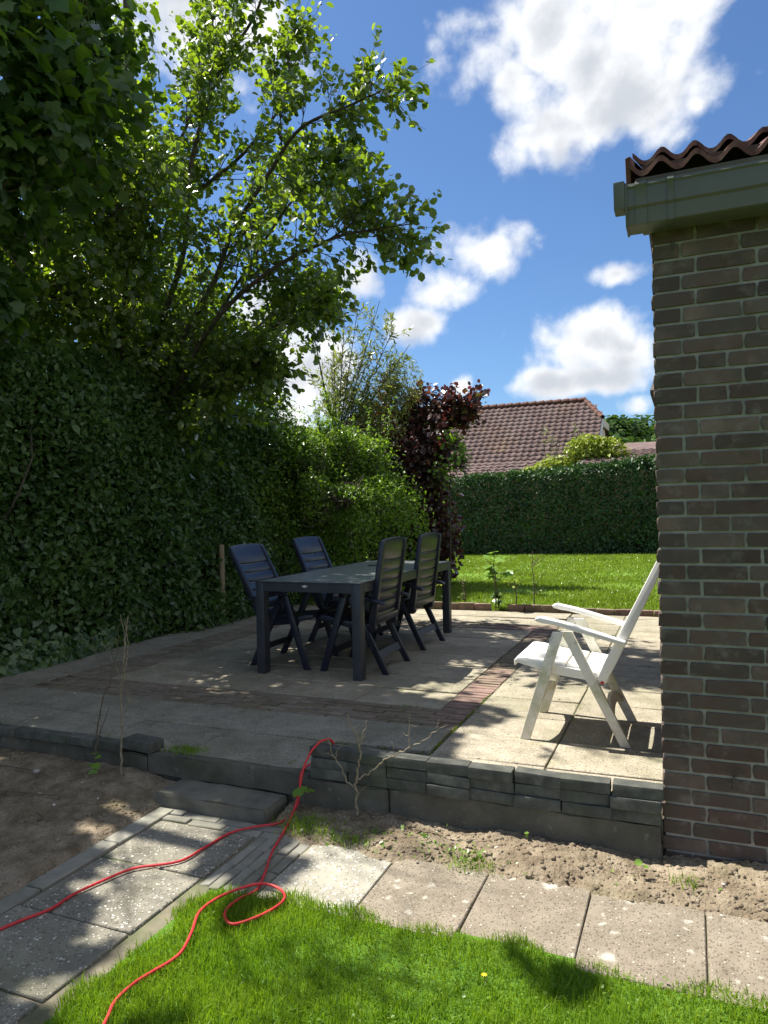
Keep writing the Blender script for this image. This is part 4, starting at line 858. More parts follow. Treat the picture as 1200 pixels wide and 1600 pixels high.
alder = [
 ([(-5.9, 6.7, -.1), (-5.87, 6.7, 2.04), (-5.89, 6.7, 3.85), (-5.84, 6.6, 5.53), (-5.79, 6.5, 6.87), (-5.75, 6.4, 8.3)], .085, .03, 2.6),
 ([(-5.87, 6.7, 2.4), (-5.66, 6.6, 3.2), (-5.01, 6.4, 4.22), (-4.78, 6.3, 5.18), (-4.36, 6.2, 5.9), (-3.82, 6.1, 6.34), (-3.6, 6, 6.71)], .04, .008, 2.6),
 ([(-5.87, 6.6, 2.2), (-5.49, 6.5, 2.88), (-4.57, 6.3, 3.78), (-4.25, 6.2, 4.23), (-3.65, 6, 4.68), (-3.24, 5.9, 4.97), (-2.69, 5.8, 5.0), (-2.34, 5.7, 4.99)], .038, .006, 2.2),
 ([(-5.87, 6.6, 2.0), (-5.36, 6.5, 2.58), (-4.51, 6.2, 3.35), (-3.68, 6, 3.73), (-2.88, 5.8, 3.85), (-2.5, 5.75, 3.84), (-2.1, 5.7, 3.81)], .036, .005, 2.4),
 ([(-5.85, 6.6, 2.0), (-5.45, 6.6, 2.45), (-4.66, 6.5, 2.94), (-3.92, 6.5, 3.34), (-3.25, 6.5, 3.45)], .03, .005, 3.4),
 ([(-5.88, 6.7, 3.3), (-5.8, 6.6, 3.81), (-5.37, 6.7, 4.81), (-4.4, 6.7, 5.34), (-3.86, 6.7, 5.84), (-3.8, 6.7, 6.51)], .035, .006, 2.4),
 ([(-5.85, 6.6, 4.3), (-5.83, 6.6, 4.78), (-5.24, 6.8, 5.86), (-4.98, 6.9, 6.81), (-4.8, 7, 7.78)], .03, .006, 2.2),
 ([(-4.7, 6.25, 3.2), (-4.51, 6.2, 3.35), (-3.77, 6.3, 4.32), (-3.3, 6.2, 4.62), (-2.9, 6.1, 4.7)], .022, .004, 1.5),
 ([(-5.8, 6.6, 1.9), (-5.54, 6.6, 2.24), (-4.51, 6.4, 2.64), (-3.9, 6.4, 2.85)], .025, .005, 3.2),
 ([(-5.85, 6.6, 3.8), (-5.81, 6.6, 4.26), (-5.83, 6.2, 5.35), (-5.88, 6.1, 6.51)], .028, .006, 1.8),
 ([(-5.86, 6.7, 2.0), (-5.71, 6.7, 2.63), (-5.42, 7.2, 3.92), (-4.98, 7.4, 4.69), (-4.4, 7.5, 5.24), (-3.75, 7.4, 5.6)], .035, .006, 2.4),
 ([(-5.86, 6.7, 1.8), (-5.6, 6.9, 2.6), (-5.0, 7.2, 3.3), (-4.4, 7.4, 3.8), (-3.9, 7.5, 3.9)], .03, .005, 3.4),
 ([(-5.86, 6.7, 2.0), (-5.7, 6.2, 2.8), (-5.2, 5.7, 3.6), (-4.8, 5.5, 4.4), (-4.6, 5.4, 5.2)], .03, .005, 2.4),
]
tree('alder_tree', alder, (-5.9, 6.7, 0), g1, kids=12.5, twigs=8, klen=.82, tlen=.36, leaf=.064, spacing=.035, tpl='oval', lm=MT['l_alder'], nb=(.1, -.1, .8), spread=.75, kang=.9, keep=sun_gaps,
     label='tall round leaved alder tree spreading its branches over the patio', cat='tree')
# dense young growth under the alder, just above the hedge
def clump_tree(name, blobs, base, n, leaf, tpl, lm, g, stems=None, nb=(.2, -.2, .7), spread=.7, droop=.4, lumps=.30, lf=2.4, shell=.42, stray=.1, shoots=0, cut=None, wood=None, **kw):
    root = empty(name, base); tag(root, **kw); base = np.array(base, float)
    vol = np.array([r[0]*r[1]*r[2] for c, r in blobs])**(.75); vol /= vol.sum(); PP = []; BN = []
    for (c, r), v in zip(blobs, vol):
        m = int(n*v); d = unit(g.normal(0, 1, (m, 3))); q = d*np.array(r)
        k = (1+lumps*vnoise(q+np.array(c), 51, lf)+.12*vnoise(q+np.array(c), 52, lf*3.2))*(1-np.abs(g.normal(0, shell, m)).clip(0, 1))
        sm = g.uniform(0, 1, m) < .22; k = np.where(sm, (1+lumps*vnoise(q+np.array(c), 51, lf))*(1+stray*np.clip(vnoise(q*3, 53, 3), 0, 2)*g.uniform(0, 1, m)), k)
        PP.append(np.array(c)+q*k[:, None]); BN.append(d)
    sb = Tubes()
    for k in range(shoots):
        j = g.integers(len(PP)); m = g.integers(len(PP[j])); d = unit(BN[j][m]*.55+np.array([0, 0, .8])+g.normal(0, .25, 3))
        w = branch(PP[j][m]-d*.05, d, g.uniform(.15, .42), g, n=5); sb.add(w-base, .003, .001, k=3)
        nl = int(g.integers(7, 15)); tv = g.uniform(.15, 1, nl)*3.99; ii = tv.astype(int)
        PP.append(w[ii]+(w[ii+1]-w[ii])*(tv-ii)[:, None]); BN.append(np.repeat(d[None], nl, 0))
    P = np.concatenate(PP); Bn = np.concatenate(BN)
    if cut is not None: m = cut(P); P, Bn = P[m], Bn[m]
    Nn = unit(np.array(nb)+.5*Bn+g.normal(0, spread, P.shape)); D = unit(np.cross(Nn, g.normal(0, 1, P.shape))); D[:, 2] -= droop
    tk = Tubes(); br = Tubes()
    for s in (stems or []): tk.add(spline(s[0], 5)-base, s[1], s[2], k=7)
    for k in range(int(26*len(blobs))):
        (c, r) = blobs[g.integers(len(blobs))]; e = np.array(c)+unit(g.normal(0, 1, 3))*np.array(r)*g.uniform(.5, .95); s = np.array(c)+g.normal(0, .2, 3)*np.array(r)-np.array([0, 0, r[2]*.5])
        br.add(spline([s, (s+e)/2+g.normal(0, .08, 3), e], 4)-base, .009, .002, k=4)
    br.V += sb.V; br.F += [f+br.n for f in sb.F]
    if tk.n: ob('trunk', tk.mesh(name+'_trunk', wood or MT['bark']), root)
    ob('branches', br.mesh(name+'_branches', wood or MT['bark']), root)
    ob('foliage', leaves(name+'_foliage', P-base, unit(D), Nn, sizes(len(P), leaf, .28), tpl, lm), root, kind='stuff')
    return root
clump_tree('young_alder', [((-6.2, 5.8, 3.1), (1.0, 1.7, .9)), ((-5.7, 7.2, 3.1), (.9, 1.2, .75)), ((-6.1, 7.2, 4.0), (.8, 1.2, .8)), ((-6.6, 5.0, 4.0), (.9, 1.2, 1.0)), ((-5.3, 5.1, 3.7), (.6, .9, .6)), ((-5.0, 5.3, 4.5), (.7, .8, .6))], (-6.2, 6.2, 0), 32000, .07, 'oval', MT['l_alder'], g1,
     stems=[([(-6.2, 6.2, -.1), (-6.2, 6.2, 2), (-6.1, 6.3, 3.6)], .05, .015)], label='dense young alder growth rising just above the tall hedge', cat='tree')
# big leaved maple at the left, over the soil bed and the lower path
mp = [((-4.55, 3.75, 4.2), (.75, .8, 1.25)), ((-5.1, 3.7, 3.1), (.7, .9, .8)), ((-4.4, 3.5, 5.6), (.9, 1.0, 1.0)), ((-4.9, 2.6, 4.6), (1.1, .9, 1.2)), ((-4.6, 1.7, 4.6), (1.0, .8, 1.1)), ((-5.6, 4.0, 6.4), (1.4, 1.4, 1.1)), ((-5.7, 1.8, 5.6), (1.4, 1.5, 1.2)),
      ((-4.75, 4.5, 4.9), (.55, .5, .9)), ((-3.75, 2.35, 4.9), (.6, .6, .5)), ((-4.3, 4.35, 5.5), (.5, .5, .85))]
clump_tree('maple_tree', mp, (-5.6, 2.8, 0), 26000, .098, 'lobed', MT['l_maple'], np.random.default_rng(5), stems=[([(-5.6, 2.8, -.1), (-5.6, 2.8, 2.0), (-5.4, 2.9, 4.0), (-5.2, 3.0, 6.0)], .14, .05), ([(-5.6, 2.8, 2.2), (-5.1, 3.2, 3.2), (-4.6, 3.6, 4.6)], .06, .015), ([(-5.5, 2.8, 2.6), (-5.2, 2.2, 3.8), (-4.7, 1.8, 4.8)], .06, .015)],
     nb=(.1, -.1, .9), spread=.55, droop=.6, lumps=.5, shell=.6, stray=.3, shoots=60, cut=sun_gaps, label='large leaved maple tree hanging in from the left edge', cat='tree')
# dark evergreen between alder and bush
clump_tree('holly_tree', [((-5.45, 8.75, 2.75), (.36, .35, .62)), ((-5.5, 8.7, 2.1), (.42, .4, .5))], (-5.5, 8.7, 0), 3600, .06, 'diamond', MT['l_back'], g1, stems=[([(-5.5, 8.7, 0), (-5.5, 8.7, 2.7)], .04, .01)], label='small dark evergreen between the alder and the light bush', cat='tree')
# light green bush
gb = np.random.default_rng(62); BB = [((-4.55, 9.3, .95), (.9, 1.3, .95)), ((-4.8, 9.3, 1.95), (.65, 1.0, .7)), ((-5.05, 8.2, 1.5), (.42, .8, 1.0)), ((-5.1, 8.6, 2.3), (.42, .6, .6))]
for k in range(34):
    d = unit(gb.normal(0, 1, 3)); d[2] = abs(d[2])*.95-.25*(gb.random() < .4)
    c = np.array((-4.62, 9.2, 1.25))+d*np.array((.85, 1.3, 1.5))*gb.uniform(.75, 1.02); q = gb.uniform(.22, .42)
    if c[0] > -4.25 and c[2] > 1.7: c[0] -= .5
    BB.append((tuple(c), (q, q*1.1, q*gb.uniform(.8, 1.3))))
clump_tree('green_bush', BB, (-4.6, 9.2, 0), 64000, .048, 'diamond', MT['l_bush'], g1,
     stems=[([(-4.6, 9.2, 0), (-4.6, 9.3, 1.5)], .03, .01), ([(-4.7, 9.3, 0), (-4.9, 9.6, 2.0)], .025, .008)], nb=(-.4, -.25, .8), lumps=.42, shell=.48, stray=.45, shoots=420, label='fine leaved light green bush behind the garden table', cat='bush')
# sparse upright willow
wl = []
for k, (tx, ty, tz) in enumerate([(-5.6, 10.3, 4.75), (-5.3, 10.6, 4.6), (-5.0, 10.5, 4.9), (-4.75, 10.4, 4.6), (-4.45, 10.6, 4.75), (-4.15, 10.5, 4.3), (-3.95, 10.6, 4.0), (-4.25, 10.7, 3.7), (-5.45, 10.8, 3.9), (-4.7, 10.9, 4.2)]):
    wl.append(([(-5.22, 10.5, -.1 if k == 0 else 1.2+.12*k), (-5.22, 10.5, 2.2+.05*k), ((tx-5.22)/2, (ty+10.5)/2, 2.2+.5*(tz-2.0)), (tx, ty, tz)], .035 if k == 0 else .020, .004, .9))
tree('willow_tree', wl, (-5.22, 10.5, 0), np.random.default_rng(9), kids=10, twigs=4, klen=.55, tlen=.34, leaf=.095, spacing=.036, tpl='long', lm=MT['l_willow'], start=.3, kang=.35, up=.5, spread=.9, nb=(0, 0, .4), droop=.1,
     label='sparse upright willow with thin pale leaves behind the light bush', cat='tree')
# maroon shrub
MX = -4.38
ml = [([(MX, 11.4, -.1), (MX, 11.4, 1.2), (MX+.05, 11.4, 2.4), (MX+.2, 11.3, 3.2)], .045, .008, 2.2)]
for tx, ty, tz in [(-.65, 11.3, 3.1), (-.25, 11.2, 3.45), (.35, 11.3, 3.4), (.75, 11.3, 3.2), (1.0, 11.2, 3.1), (1.35, 11.2, 3.3), (1.2, 11.3, 2.9), (.7, 11.2, 2.4), (-.75, 11.3, 2.4), (.7, 11.1, 1.8), (-.6, 11.1, 1.7), (.5, 11.0, 1.1), (-.4, 11.0, 1.0), (0, 10.8, 1.6), (.1, 10.8, 2.3)]:
    ml.append(([(MX, 11.4, .3+.2*tz), (MX+.55*tx, 11.4+.5*(ty-11.4), .15+.72*tz), (MX+tx, ty, tz)], .02, .004, 1.4))
tree('maroon_shrub', ml, (MX, 11.4, 0), np.random.default_rng(14), kids=11, twigs=6, klen=.45, tlen=.28, leaf=.080, spacing=.045, tpl='oval', lm=MT['l_maroon'], start=.35, spread=.8, nb=(.0, -.2, .7),
     label='dark maroon leaved shrub left of the neighbouring roof', cat='shrub',
     extra=[((MX, 11.2, 1.1), (.85, .6, 1.1), 3600), ((MX-.05, 11.2, 2.1), (.80, .6, .75), 2600), ((MX+.35, 11.2, .8), (.75, .5, .85), 3000), ((MX-.3, 11.0, 1.6), (.6, .5, .9), 1800)])
clump_tree('hazel_shrub', [((-3.40, 11.0, 2.5), (.22, .3, .20)), ((-3.28, 11.0, 2.2), (.16, .3, .25)), ((-3.55, 10.9, 2.0), (.22, .25, .3))], (-3.5, 11.0, 0), 260, .07, 'oval', MT['l_bush'], g1, stems=[([(-3.5, 11, 0), (-3.45, 11, 2.3)], .02, .006)], shell=.7, stray=.6, label='small green hazel growing through the maroon shrub', cat='shrub')
clump_tree('pale_shrub', [((-4.75, 10.7, 3.0), (.75, .5, .65)), ((-4.25, 10.8, 3.4), (.45, .4, .5))], (-4.7, 10.8, 0), 6500, .06, 'long', MT['l_willow'], g1, stems=[([(-4.7, 10.8, 0), (-4.7, 10.8, 2.4), (-4.4, 10.8, 3.4)], .03, .01), ([(-4.7, 10.8, 1.6), (-5.1, 10.7, 3.3)], .02, .005)], shell=.5, label='pale yellow green shrub at the foot of the sparse willow', cat='shrub')
# clipped hedge across the far end
bh = empty('far_hedge', (-1.5, 19, T), label='clipped dark green hedge across the far end of the lawn', cat='hedge')
BO = np.array([-1.5, 19, T]); n = 46000
x = rg.uniform(-8.2, 5, n); tp_ = rg.uniform(0, 1, n) < .12; z = np.where(tp_, 2.07, T+1.92*rg.uniform(0, 1, n)); q = np.stack([x, x*0, z], 1)
ztop = 2.40+.05*vnoise(q*np.array([1, 1, 0]), 61, 3)+.075*(x+2); z = np.where(tp_, ztop-rg.exponential(.03, n), T-.1+(ztop-T+.1)*(z-T)/1.95)
y = 18.6+.12*(x+5.5)+.07*vnoise(q, 62, 2.2)+.03*vnoise(q, 63, 7)+rg.exponential(.07, n); y = np.where(tp_, y+rg.uniform(0, .8, n), y)
P = np.stack([x, y, z], 1); nbv = np.where(tp_[:, None], np.array([0, -.1, 1.]), np.array([0, -.8, .5]))
D, Nn = orient(n, nbv, .5, .3)
xs_ = rg.uniform(-7.5, 3, 900); qs = np.stack([xs_, 0*xs_, 0*xs_], 1); zt_ = 2.40+.05*vnoise(qs, 61, 3)+.075*(xs_+2)
for k in range(6):
    h_ = rg.uniform(0, .16, 900)*(rg.uniform(0, 1, 900)**2); P = np.concatenate([P, np.stack([xs_+rg.normal(0, .03, 900), 18.65+.12*(xs_+5.5)+rg.uniform(0, .6, 900), zt_+h_], 1)])
    d_, n_ = orient(900, (0, -.2, .8), .8, 0); D = np.concatenate([D, d_+np.array([0, 0, .5])]); Nn = np.concatenate([Nn, n_])
n = len(P)
ob('foliage', leaves('far_hedge_foliage', P-BO, D, Nn, sizes(n, .088, .25), 'diamond', MT['l_back']), bh, kind='stuff')
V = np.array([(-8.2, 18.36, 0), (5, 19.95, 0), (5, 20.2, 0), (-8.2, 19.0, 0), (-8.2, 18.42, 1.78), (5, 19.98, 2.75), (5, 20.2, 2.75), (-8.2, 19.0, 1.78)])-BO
ob('shade_core', np_mesh('far_shade_core', V+np.array([0, .12, 0]), np.array([(0, 1, 5, 4), (1, 2, 6, 5), (2, 3, 7, 6), (3, 0, 4, 7), (4, 5, 6, 7)]), MT['inner']), bh)  # solid core again, coloured as the shade behind the far leaves
clump_tree('yellow_green_bush', [((-2.55, 20.9, 2.9), (.6, .5, .5)), ((-2.0, 20.9, 2.75), (.5, .4, .5)), ((-3.3, 20.6, 2.45), (.6, .4, .35)), ((-3.9, 20.6, 2.25), (.5, .4, .3))], (-2.3, 20.9, 0), 7500, .11, 'diamond', MT['l_yellow'], g1, stems=[([(-2.3, 20.9, 0), (-2.3, 20.9, 2.3)], .04, .02)], nb=(-.3, -.2, .8), label='bright yellow green bush rising behind the far hedge', cat='bush')
tree('thin_shrub', [([(-3.3, 20.6, 0), (-3.3, 20.6, 2.0), (-3.3, 20.5, 3.2)], .02, .004, 1), ([(-3.3, 20.6, 1.2), (-3.6, 20.6, 2.6), (-3.7, 20.5, 3.6)], .015, .004, 1), ([(-3.3, 20.6, 1.2), (-2.9, 20.6, 2.6), (-2.7, 20.5, 3.5)], .015, .004, 1)], (-3.3, 20.6, 0), np.random.default_rng(3), kids=9, twigs=3, klen=.5, tlen=.3, leaf=.08, spacing=.06,
     tpl='long', lm=MT['l_willow'], up=.5, kang=.4, label='thin pale shrub in front of the neighbouring roof', cat='shrub')
# wooded rise far off
hill = sheet('hill', -70, 60, 62, 140, 0, MT['ground'], 20, 14, lambda X, Y: 9*np.clip((Y-62)/60, 0, 1)+bumps(X, Y, 71, .5, .08))
gw = np.random.default_rng(8); PP = []; NB = []
for k in range(150):
    c = np.array([gw.uniform(-60, 45), gw.uniform(64, 100), 0]); c[2] = 9*min(1, (c[1]-62)/60)+gw.uniform(3, 5); r = np.array([gw.uniform(2.2, 4), gw.uniform(2.2, 4), gw.uniform(2.5, 4)])
    m = 260 if not -14 < c[0] < 6 else 900
    d = unit(gw.normal(0, 1, (m, 3))); PP.append(c+d*r*(1-np.abs(gw.normal(0, .2, m)))[:, None]); NB.append(d)
P = np.concatenate(PP); NB = np.concatenate(NB); Nn = unit(NB+gw.normal(0, .5, P.shape)+np.array([0, 0, .4])); D = unit(np.cross(Nn, gw.normal(0, 1, P.shape)))
ob('woods', leaves('woods', P, D, Nn, np.clip(gw.normal(.62, .15, len(P)), .3, 1), 'oval', MT['l_woods']), kind='stuff')

# ------------------------------------------------------------------ grass
def grass(name, P, h, w, mat, g, lean=.35, parent=None):
    n = len(P); a = g.uniform(0, 2*PI, n); sd = np.stack([np.cos(a), np.sin(a), 0*a], 1)
    b = g.uniform(0, 2*PI, n); ld = np.stack([np.cos(b), np.sin(b), 0*b], 1)*(np.abs(g.normal(0, lean, n))+.08)[:, None]
    up = np.array([0, 0, 1.])
    m = P+h[:, None]*(.55*up+.30*ld); t = P+h[:, None]*((1-.35*(ld**2).sum(1))[:, None]*up+1.0*ld); ww = w[:, None]*sd
    V = np.stack([P-ww, P+ww, m-ww*.75, m+ww*.75, t], 1).reshape(-1, 3)
    F = (np.array([(0, 1, 3), (0, 3, 2), (2, 3, 4)])[None]+(np.arange(n)*5)[:, None, None]).reshape(-1, 3)
    return ob(name, np_mesh(name, V, F, mat), parent, kind='stuff')
gg = np.random.default_rng(21); n = 190000
P = np.stack([gg.uniform(-1.78, 1.25, n), gg.uniform(.7, 2.30, n), np.zeros(n)], 1)
edge_y = 2.235+.025*np.sin(P[:, 0]*9)+.02*np.sin(P[:, 0]*23+1); edge_x = -1.655+.02*np.sin(P[:, 1]*11)+.02*np.sin(P[:, 1]*27)
corner = (P[:, 0]+1.66)+(2.24-P[:, 1]) > .10
m = (P[:, 1] < edge_y+gg.normal(0, .012, n)) & (P[:, 0] > edge_x+gg.normal(0, .012, n)) & corner & (P@np.array(Fw) > 1.55)
P = P[m]; n = len(P); P[:, 2] = -.006
hh = np.clip(.030*(1+.35*vnoise(P, 81, 9)+gg.normal(0, .3, n)), .010, .065)
grass('grass', P, hh, gg.uniform(.0009, .0020, n), MT['grass'], gg, .42)
nc = 900; Pc = np.stack([gg.uniform(-1.6, 1.1, nc), gg.uniform(1.2, 2.22, nc), gg.uniform(.012, .024, nc)], 1); Pc = Pc[(vnoise(Pc*np.array([1, 1, 0]), 85, 7) > .15) & ((Pc[:, 0]+1.6)+(2.2-Pc[:, 1]) > .15)]
Dc, Nc = orient(len(Pc), (0, 0, 1), .3, 0, gg)
ob('clover', leaves('clover', Pc, Dc, Nc, gg.uniform(.008, .015, len(Pc)), 'oval', MT['l_bush']), kind='stuff')
jp = []
for k in range(150):
    if k % 2: x0 = float(rnd.choice(gx)) if rnd.random() < .7 else -1.207; y0 = rnd.uniform(3.05, 4.6)
    else: x0 = rnd.uniform(-4.4, -.2); y0 = rnd.choice([3.40, 3.40, 3.797, 4.187, 3.01])
    m_ = rnd.randrange(4, 22); jp.append(np.stack([x0+gg.normal(0, .004 if k % 2 else .03, m_), y0+gg.normal(0, .03 if k % 2 else .004, m_), np.full(m_, T-.006)], 1))
jp = np.concatenate(jp); grass('joint_grass', jp, gg.uniform(.006, .026, len(jp)), gg.uniform(.0008, .0016, len(jp)), MT['grass'], gg, .6)
n = 150000; u = gg.uniform(0, 1, n)**1.7
P = np.stack([gg.uniform(-7.5, 2.5, n), 8.46+10.6*u, np.zeros(n)], 1); P[:, 2] = T-.035
hh = np.clip(.048*(1+.4*vnoise(P, 82, 3)+gg.normal(0, .25, n)), .02, .09)
grass('far_grass', P, hh, gg.uniform(.004, .009, n)*(.6+.05*P[:, 1]), MT['grass_far'], gg, .4)
def tuft(x, y, z, n, r, h, name='grass_tuft', mat='grass', **kw):
    P = np.stack([gg.normal(0, r, n), gg.normal(0, r*.6, n), np.zeros(n)], 1)
    o = grass(name, P, np.clip(gg.normal(h, h*.3, n), .008, .1), gg.uniform(.001, .002, n), MT[mat], gg, .6); o.location = (x, y, z); tag(o, **kw)
tuft(-1.52, 2.74, .01, 420, .07, .05, label='grass tuft beside the red cable at the foot of the wall', cat='grass tuft')
tuft(-1.30, 2.72, .008, 240, .07, .035, label='low grass tuft in the soil below the bare shrub', cat='grass tuft')
tuft(-.80, 2.69, .005, 200, .06, .03, label='sparse grass tuft at the path edge below the stacked bricks', cat='grass tuft')
tuft(-2.42, 3.03, T, 380, .06, .018, label='mossy green tuft in the patio joint beside the loose brick', cat='grass tuft')
tuft(-.02, 2.78, .02, 90, .03, .035, label='tiny grass tuft in the soil near the house corner', cat='grass tuft')

# ------------------------------------------------------------------ young plants, twigs, stones
def plant(name, base, stems, lvs, lmat, wood, tpl='lobed', fine=0, **kw):
    """stems: polylines with radii; lvs: (point, size)"""
    root = empty(name, base); tag(root, **kw); base = np.array(base, float); t = Tubes()
    for pts, r0, r1 in stems:
        c = spline(pts, 6); w = np.random.default_rng(int(abs(pts[0][2])*1e4)+len(c)); c[1:-1] += w.normal(0, min(.0035, .5*r0), c[1:-1].shape); t.add(c, r0*.74, r1*.8, k=7)
        if fine:
            for q in range(fine):
                m = w.integers(len(c)//3, len(c)); e = c[m]+w.normal(0, 1, 3)*np.array([.022, .012, .012])+np.array([0, 0, .018]); t.add(spline([c[m], (c[m]+e)/2+w.normal(0, .003, 3), e], 3), .0013, .0007, k=4)
    if t.n: ob('stem', t.mesh(name+'_stem', wood), root)
    for p, s in lvs:
        a = rnd.uniform(0, 2*PI); D = np.array([[math.cos(a), math.sin(a), -.15]]); Nn = np.array([[rnd.gauss(0, .3), -.25+rnd.gauss(0, .2), 1]])
        ob('leaf', leaves('leaf', np.array([[0, 0, 0.]]), D, Nn, np.array([s]), tpl, lmat), root, tuple(p))
    return root
# two dry saplings in the soil bed
plant('dry_sapling', (-2.70, 2.86, .06), [([(0, 0, -.05), (-.005, .01, .14), (.012, .0, .30), (.0, .01, .42), (.03, .0, .58), (.045, .0, .70), (.06, .01, .82)], .0085, .003), ([(.0, .01, .42), (.045, .0, .55), (.055, .01, .68), (.05, 0, .80)], .005, .002), ([(.03, 0, .58), (.035, .01, .7), (.02, 0, .83)], .004, .002),
   ([(.02, 0, .5), (-.06, 0, .62), (-.12, .01, .68)], .003, .0015), ([(.012, 0, .3), (.06, 0, .37), (.07, .01, .44)], .003, .0015), ([(.045, 0, .62), (.085, 0, .645), (.11, 0, .64)], .002, .001)], [], None, MT['twig'], fine=2, label='pale dry sapling with twisted upright stems in the soil bed', cat='sapling')
plant('dark_sapling', (-2.86, 2.84, .05), [([(0, 0, -.05), (.01, 0, .12), (.02, .01, .24), (.06, 0, .38), (.12, 0, .52), (.165, .01, .68), (.18, 0, .78)], .007, .002), ([(.015, 0, .15), (.07, 0, .28), (.10, .01, .36)], .004, .0015), ([(.10, 0, .46), (.06, 0, .56), (.02, 0, .66), (.01, 0, .74)], .003, .0012)],
   [((-.045, -.01, .05), .06), ((.02, -.03, .07), .065), ((-.03, .0, .105), .05), ((.05, .0, .10), .045), ((-.01, -.04, .02), .06)], MT['l_young'], MT['dark_twig'], 'oval', fine=2, label='thin dark sapling with a few fresh green leaves at its foot', cat='sapling')
plant('thin_shoot', (-3.43, 2.80, .04), [([(0, 0, -.05), (.02, 0, .1), (.06, 0, .24)], .003, .0015)], [], None, MT['dark_twig'], label='single thin shoot in the soil near the left edge', cat='shoot')
# bare shrub in front of the stacked bricks
plant('bare_shrub', (-1.375, 2.885, .015), [([(0, 0, -.04), (.002, 0, .08), (-.002, 0, .17), (.012, 0, .25), (.02, -.004, .33), (.012, -.006, .39), (-.02, -.008, .42), (-.03, -.01, .475)], .0095, .003), ([(.02, -.004, .33), (.045, -.008, .40), (.065, -.008, .455)], .004, .002), ([(.018, -.004, .36), (.06, -.01, .385)], .003, .0015),
   ([(0, 0, .14), (-.04, -.006, .17), (-.075, -.008, .24), (-.115, -.01, .29), (-.125, -.012, .345), (-.17, -.014, .385)], .006, .002), ([(-.095, -.008, .265), (-.085, -.01, .31), (-.055, -.012, .335)], .003, .0015), ([(-.10, -.01, .275), (-.14, -.012, .285)], .003, .0015),
   ([(.0, 0, .185), (.06, -.006, .215), (.13, -.008, .28), (.22, -.01, .33), (.31, -.01, .385), (.375, -.012, .43), (.40, -.012, .49)], .006, .0015), ([(.26, -.01, .35), (.262, -.012, .42), (.268, -.013, .50)], .003, .0012), ([(.19, -.01, .31), (.187, -.012, .36)], .002, .001), ([(.002, 0, .11), (.04, -.006, .15)], .004, .002)], [], None, MT['twig'], fine=2, label='leafless pale shrub with forked twigs before the stacked bricks', cat='shrub')
plant('maple_seedling', (-1.625, 2.84, .0), [([(0, 0, 0), (.005, 0, .08), (.0, 0, .13)], .002, .001)], [((0, 0, .13), .075), ((.01, 0, .13), .07), ((-.01, .0, .125), .065), ((.0, 0, .12), .06)], MT['l_young'], MT['dark_twig'], label='small fresh maple seedling behind the red cable', cat='seedling')
for (x, y, z, s, lb) in ((-.175, 2.80, .03, .032, 'tiny bright seedling in the soil beside the house corner'), (-.62, 2.90, .03, .02, 'tiny seedling in the soil against the middle of the low wall'), (-1.12, 2.80, .02, .018, 'tiny seedling in the soil right of the bare shrub')):
    plant('seedling', (x, y, z), [([(0, 0, -.01), (.002, 0, .02), (.004, 0, .045)], .0013, .0008)], [((.004, 0, .045), s), ((.004, 0, .043), s*.9), ((.003, 0, .03), s*.8)], MT['l_young'], MT['twig'], 'oval', label=lb, cat='seedling')
weeds = []
gq = np.random.default_rng(31)
n = 250; x = np.concatenate([gq.normal(-1.12, .16, 110), gq.normal(-.78, .07, 40), gq.normal(-1.5, .08, 60), gq.uniform(-1.6, 1.2, 40)]); P = np.stack([x, gq.normal(2.75, .045, n), np.full(n, .02)+gq.uniform(0, .02, n)], 1)
D, Nn = orient(n, (0, -.2, 1), .4, .1, gq)
ob('weeds', leaves('weeds', P, D, Nn, gq.uniform(.008, .020, n), 'oval', MT['l_young']), kind='stuff')
# saplings along the far kerb
def far_sapling(x, y, h, nl, s, lmat, lb, wood='dark_twig', spread=.16, name='sapling', tpl='lobed', twigs=4):
    stems = [([(0, 0, -.03), (.01, 0, h*.4), (-.01, .01, h*.75), (.005, 0, h)], .012, .004)]; lv = []
    for k in range(twigs):
        z0 = h*rnd.uniform(.25, .8); a = rnd.uniform(0, 2*PI); l = rnd.uniform(.5, 1)*spread
        e = (l*math.cos(a), l*math.sin(a)*.6, z0+l*rnd.uniform(.4, 1.1)); stems.append(([(0, 0, z0), (e[0]*.5, e[1]*.5, z0+(e[2]-z0)*.4), e], .007, .0025))
    for k in range(nl):
        st_ = rnd.choice(stems); q = spline(st_[0], 3); i = rnd.randrange(len(q)//2, len(q)); lv.append((q[i], s*rnd.uniform(.6, 1.2)))
    plant(name, (x, y, T-.02), stems, lv, lmat, MT[wood], tpl, label=lb, cat='sapling')
far_sapling(-2.13, 8.47, .72, 26, .13, MT['l_young'], 'leafy maple sapling growing in the gap of the brick kerb', spread=.20, twigs=6)
far_sapling(-2.11, 8.52, .24, 14, .10, MT['l_ivy'], 'low leafy plant at the foot of the maple sapling', spread=.14)
far_sapling(-1.70, 8.62, .72, 6, .045, MT['l_young'], 'dark bare sapling behind the brick kerb', spread=.18, twigs=7, tpl='oval')
far_sapling(-1.93, 8.68, .42, 12, .06, MT['l_yellow'], 'small yellow leaved sapling between the maple and bare saplings', spread=.14, tpl='oval')
far_sapling(-2.56, 8.62, .42, 16, .035, MT['l_willow'], 'small wispy sapling behind the kerb near the table', spread=.12, tpl='oval', twigs=6)
far_sapling(-2.82, 8.60, .30, 8, .06, MT['l_yellow'], 'small yellow green plant just beside the table leg', spread=.10, tpl='oval')
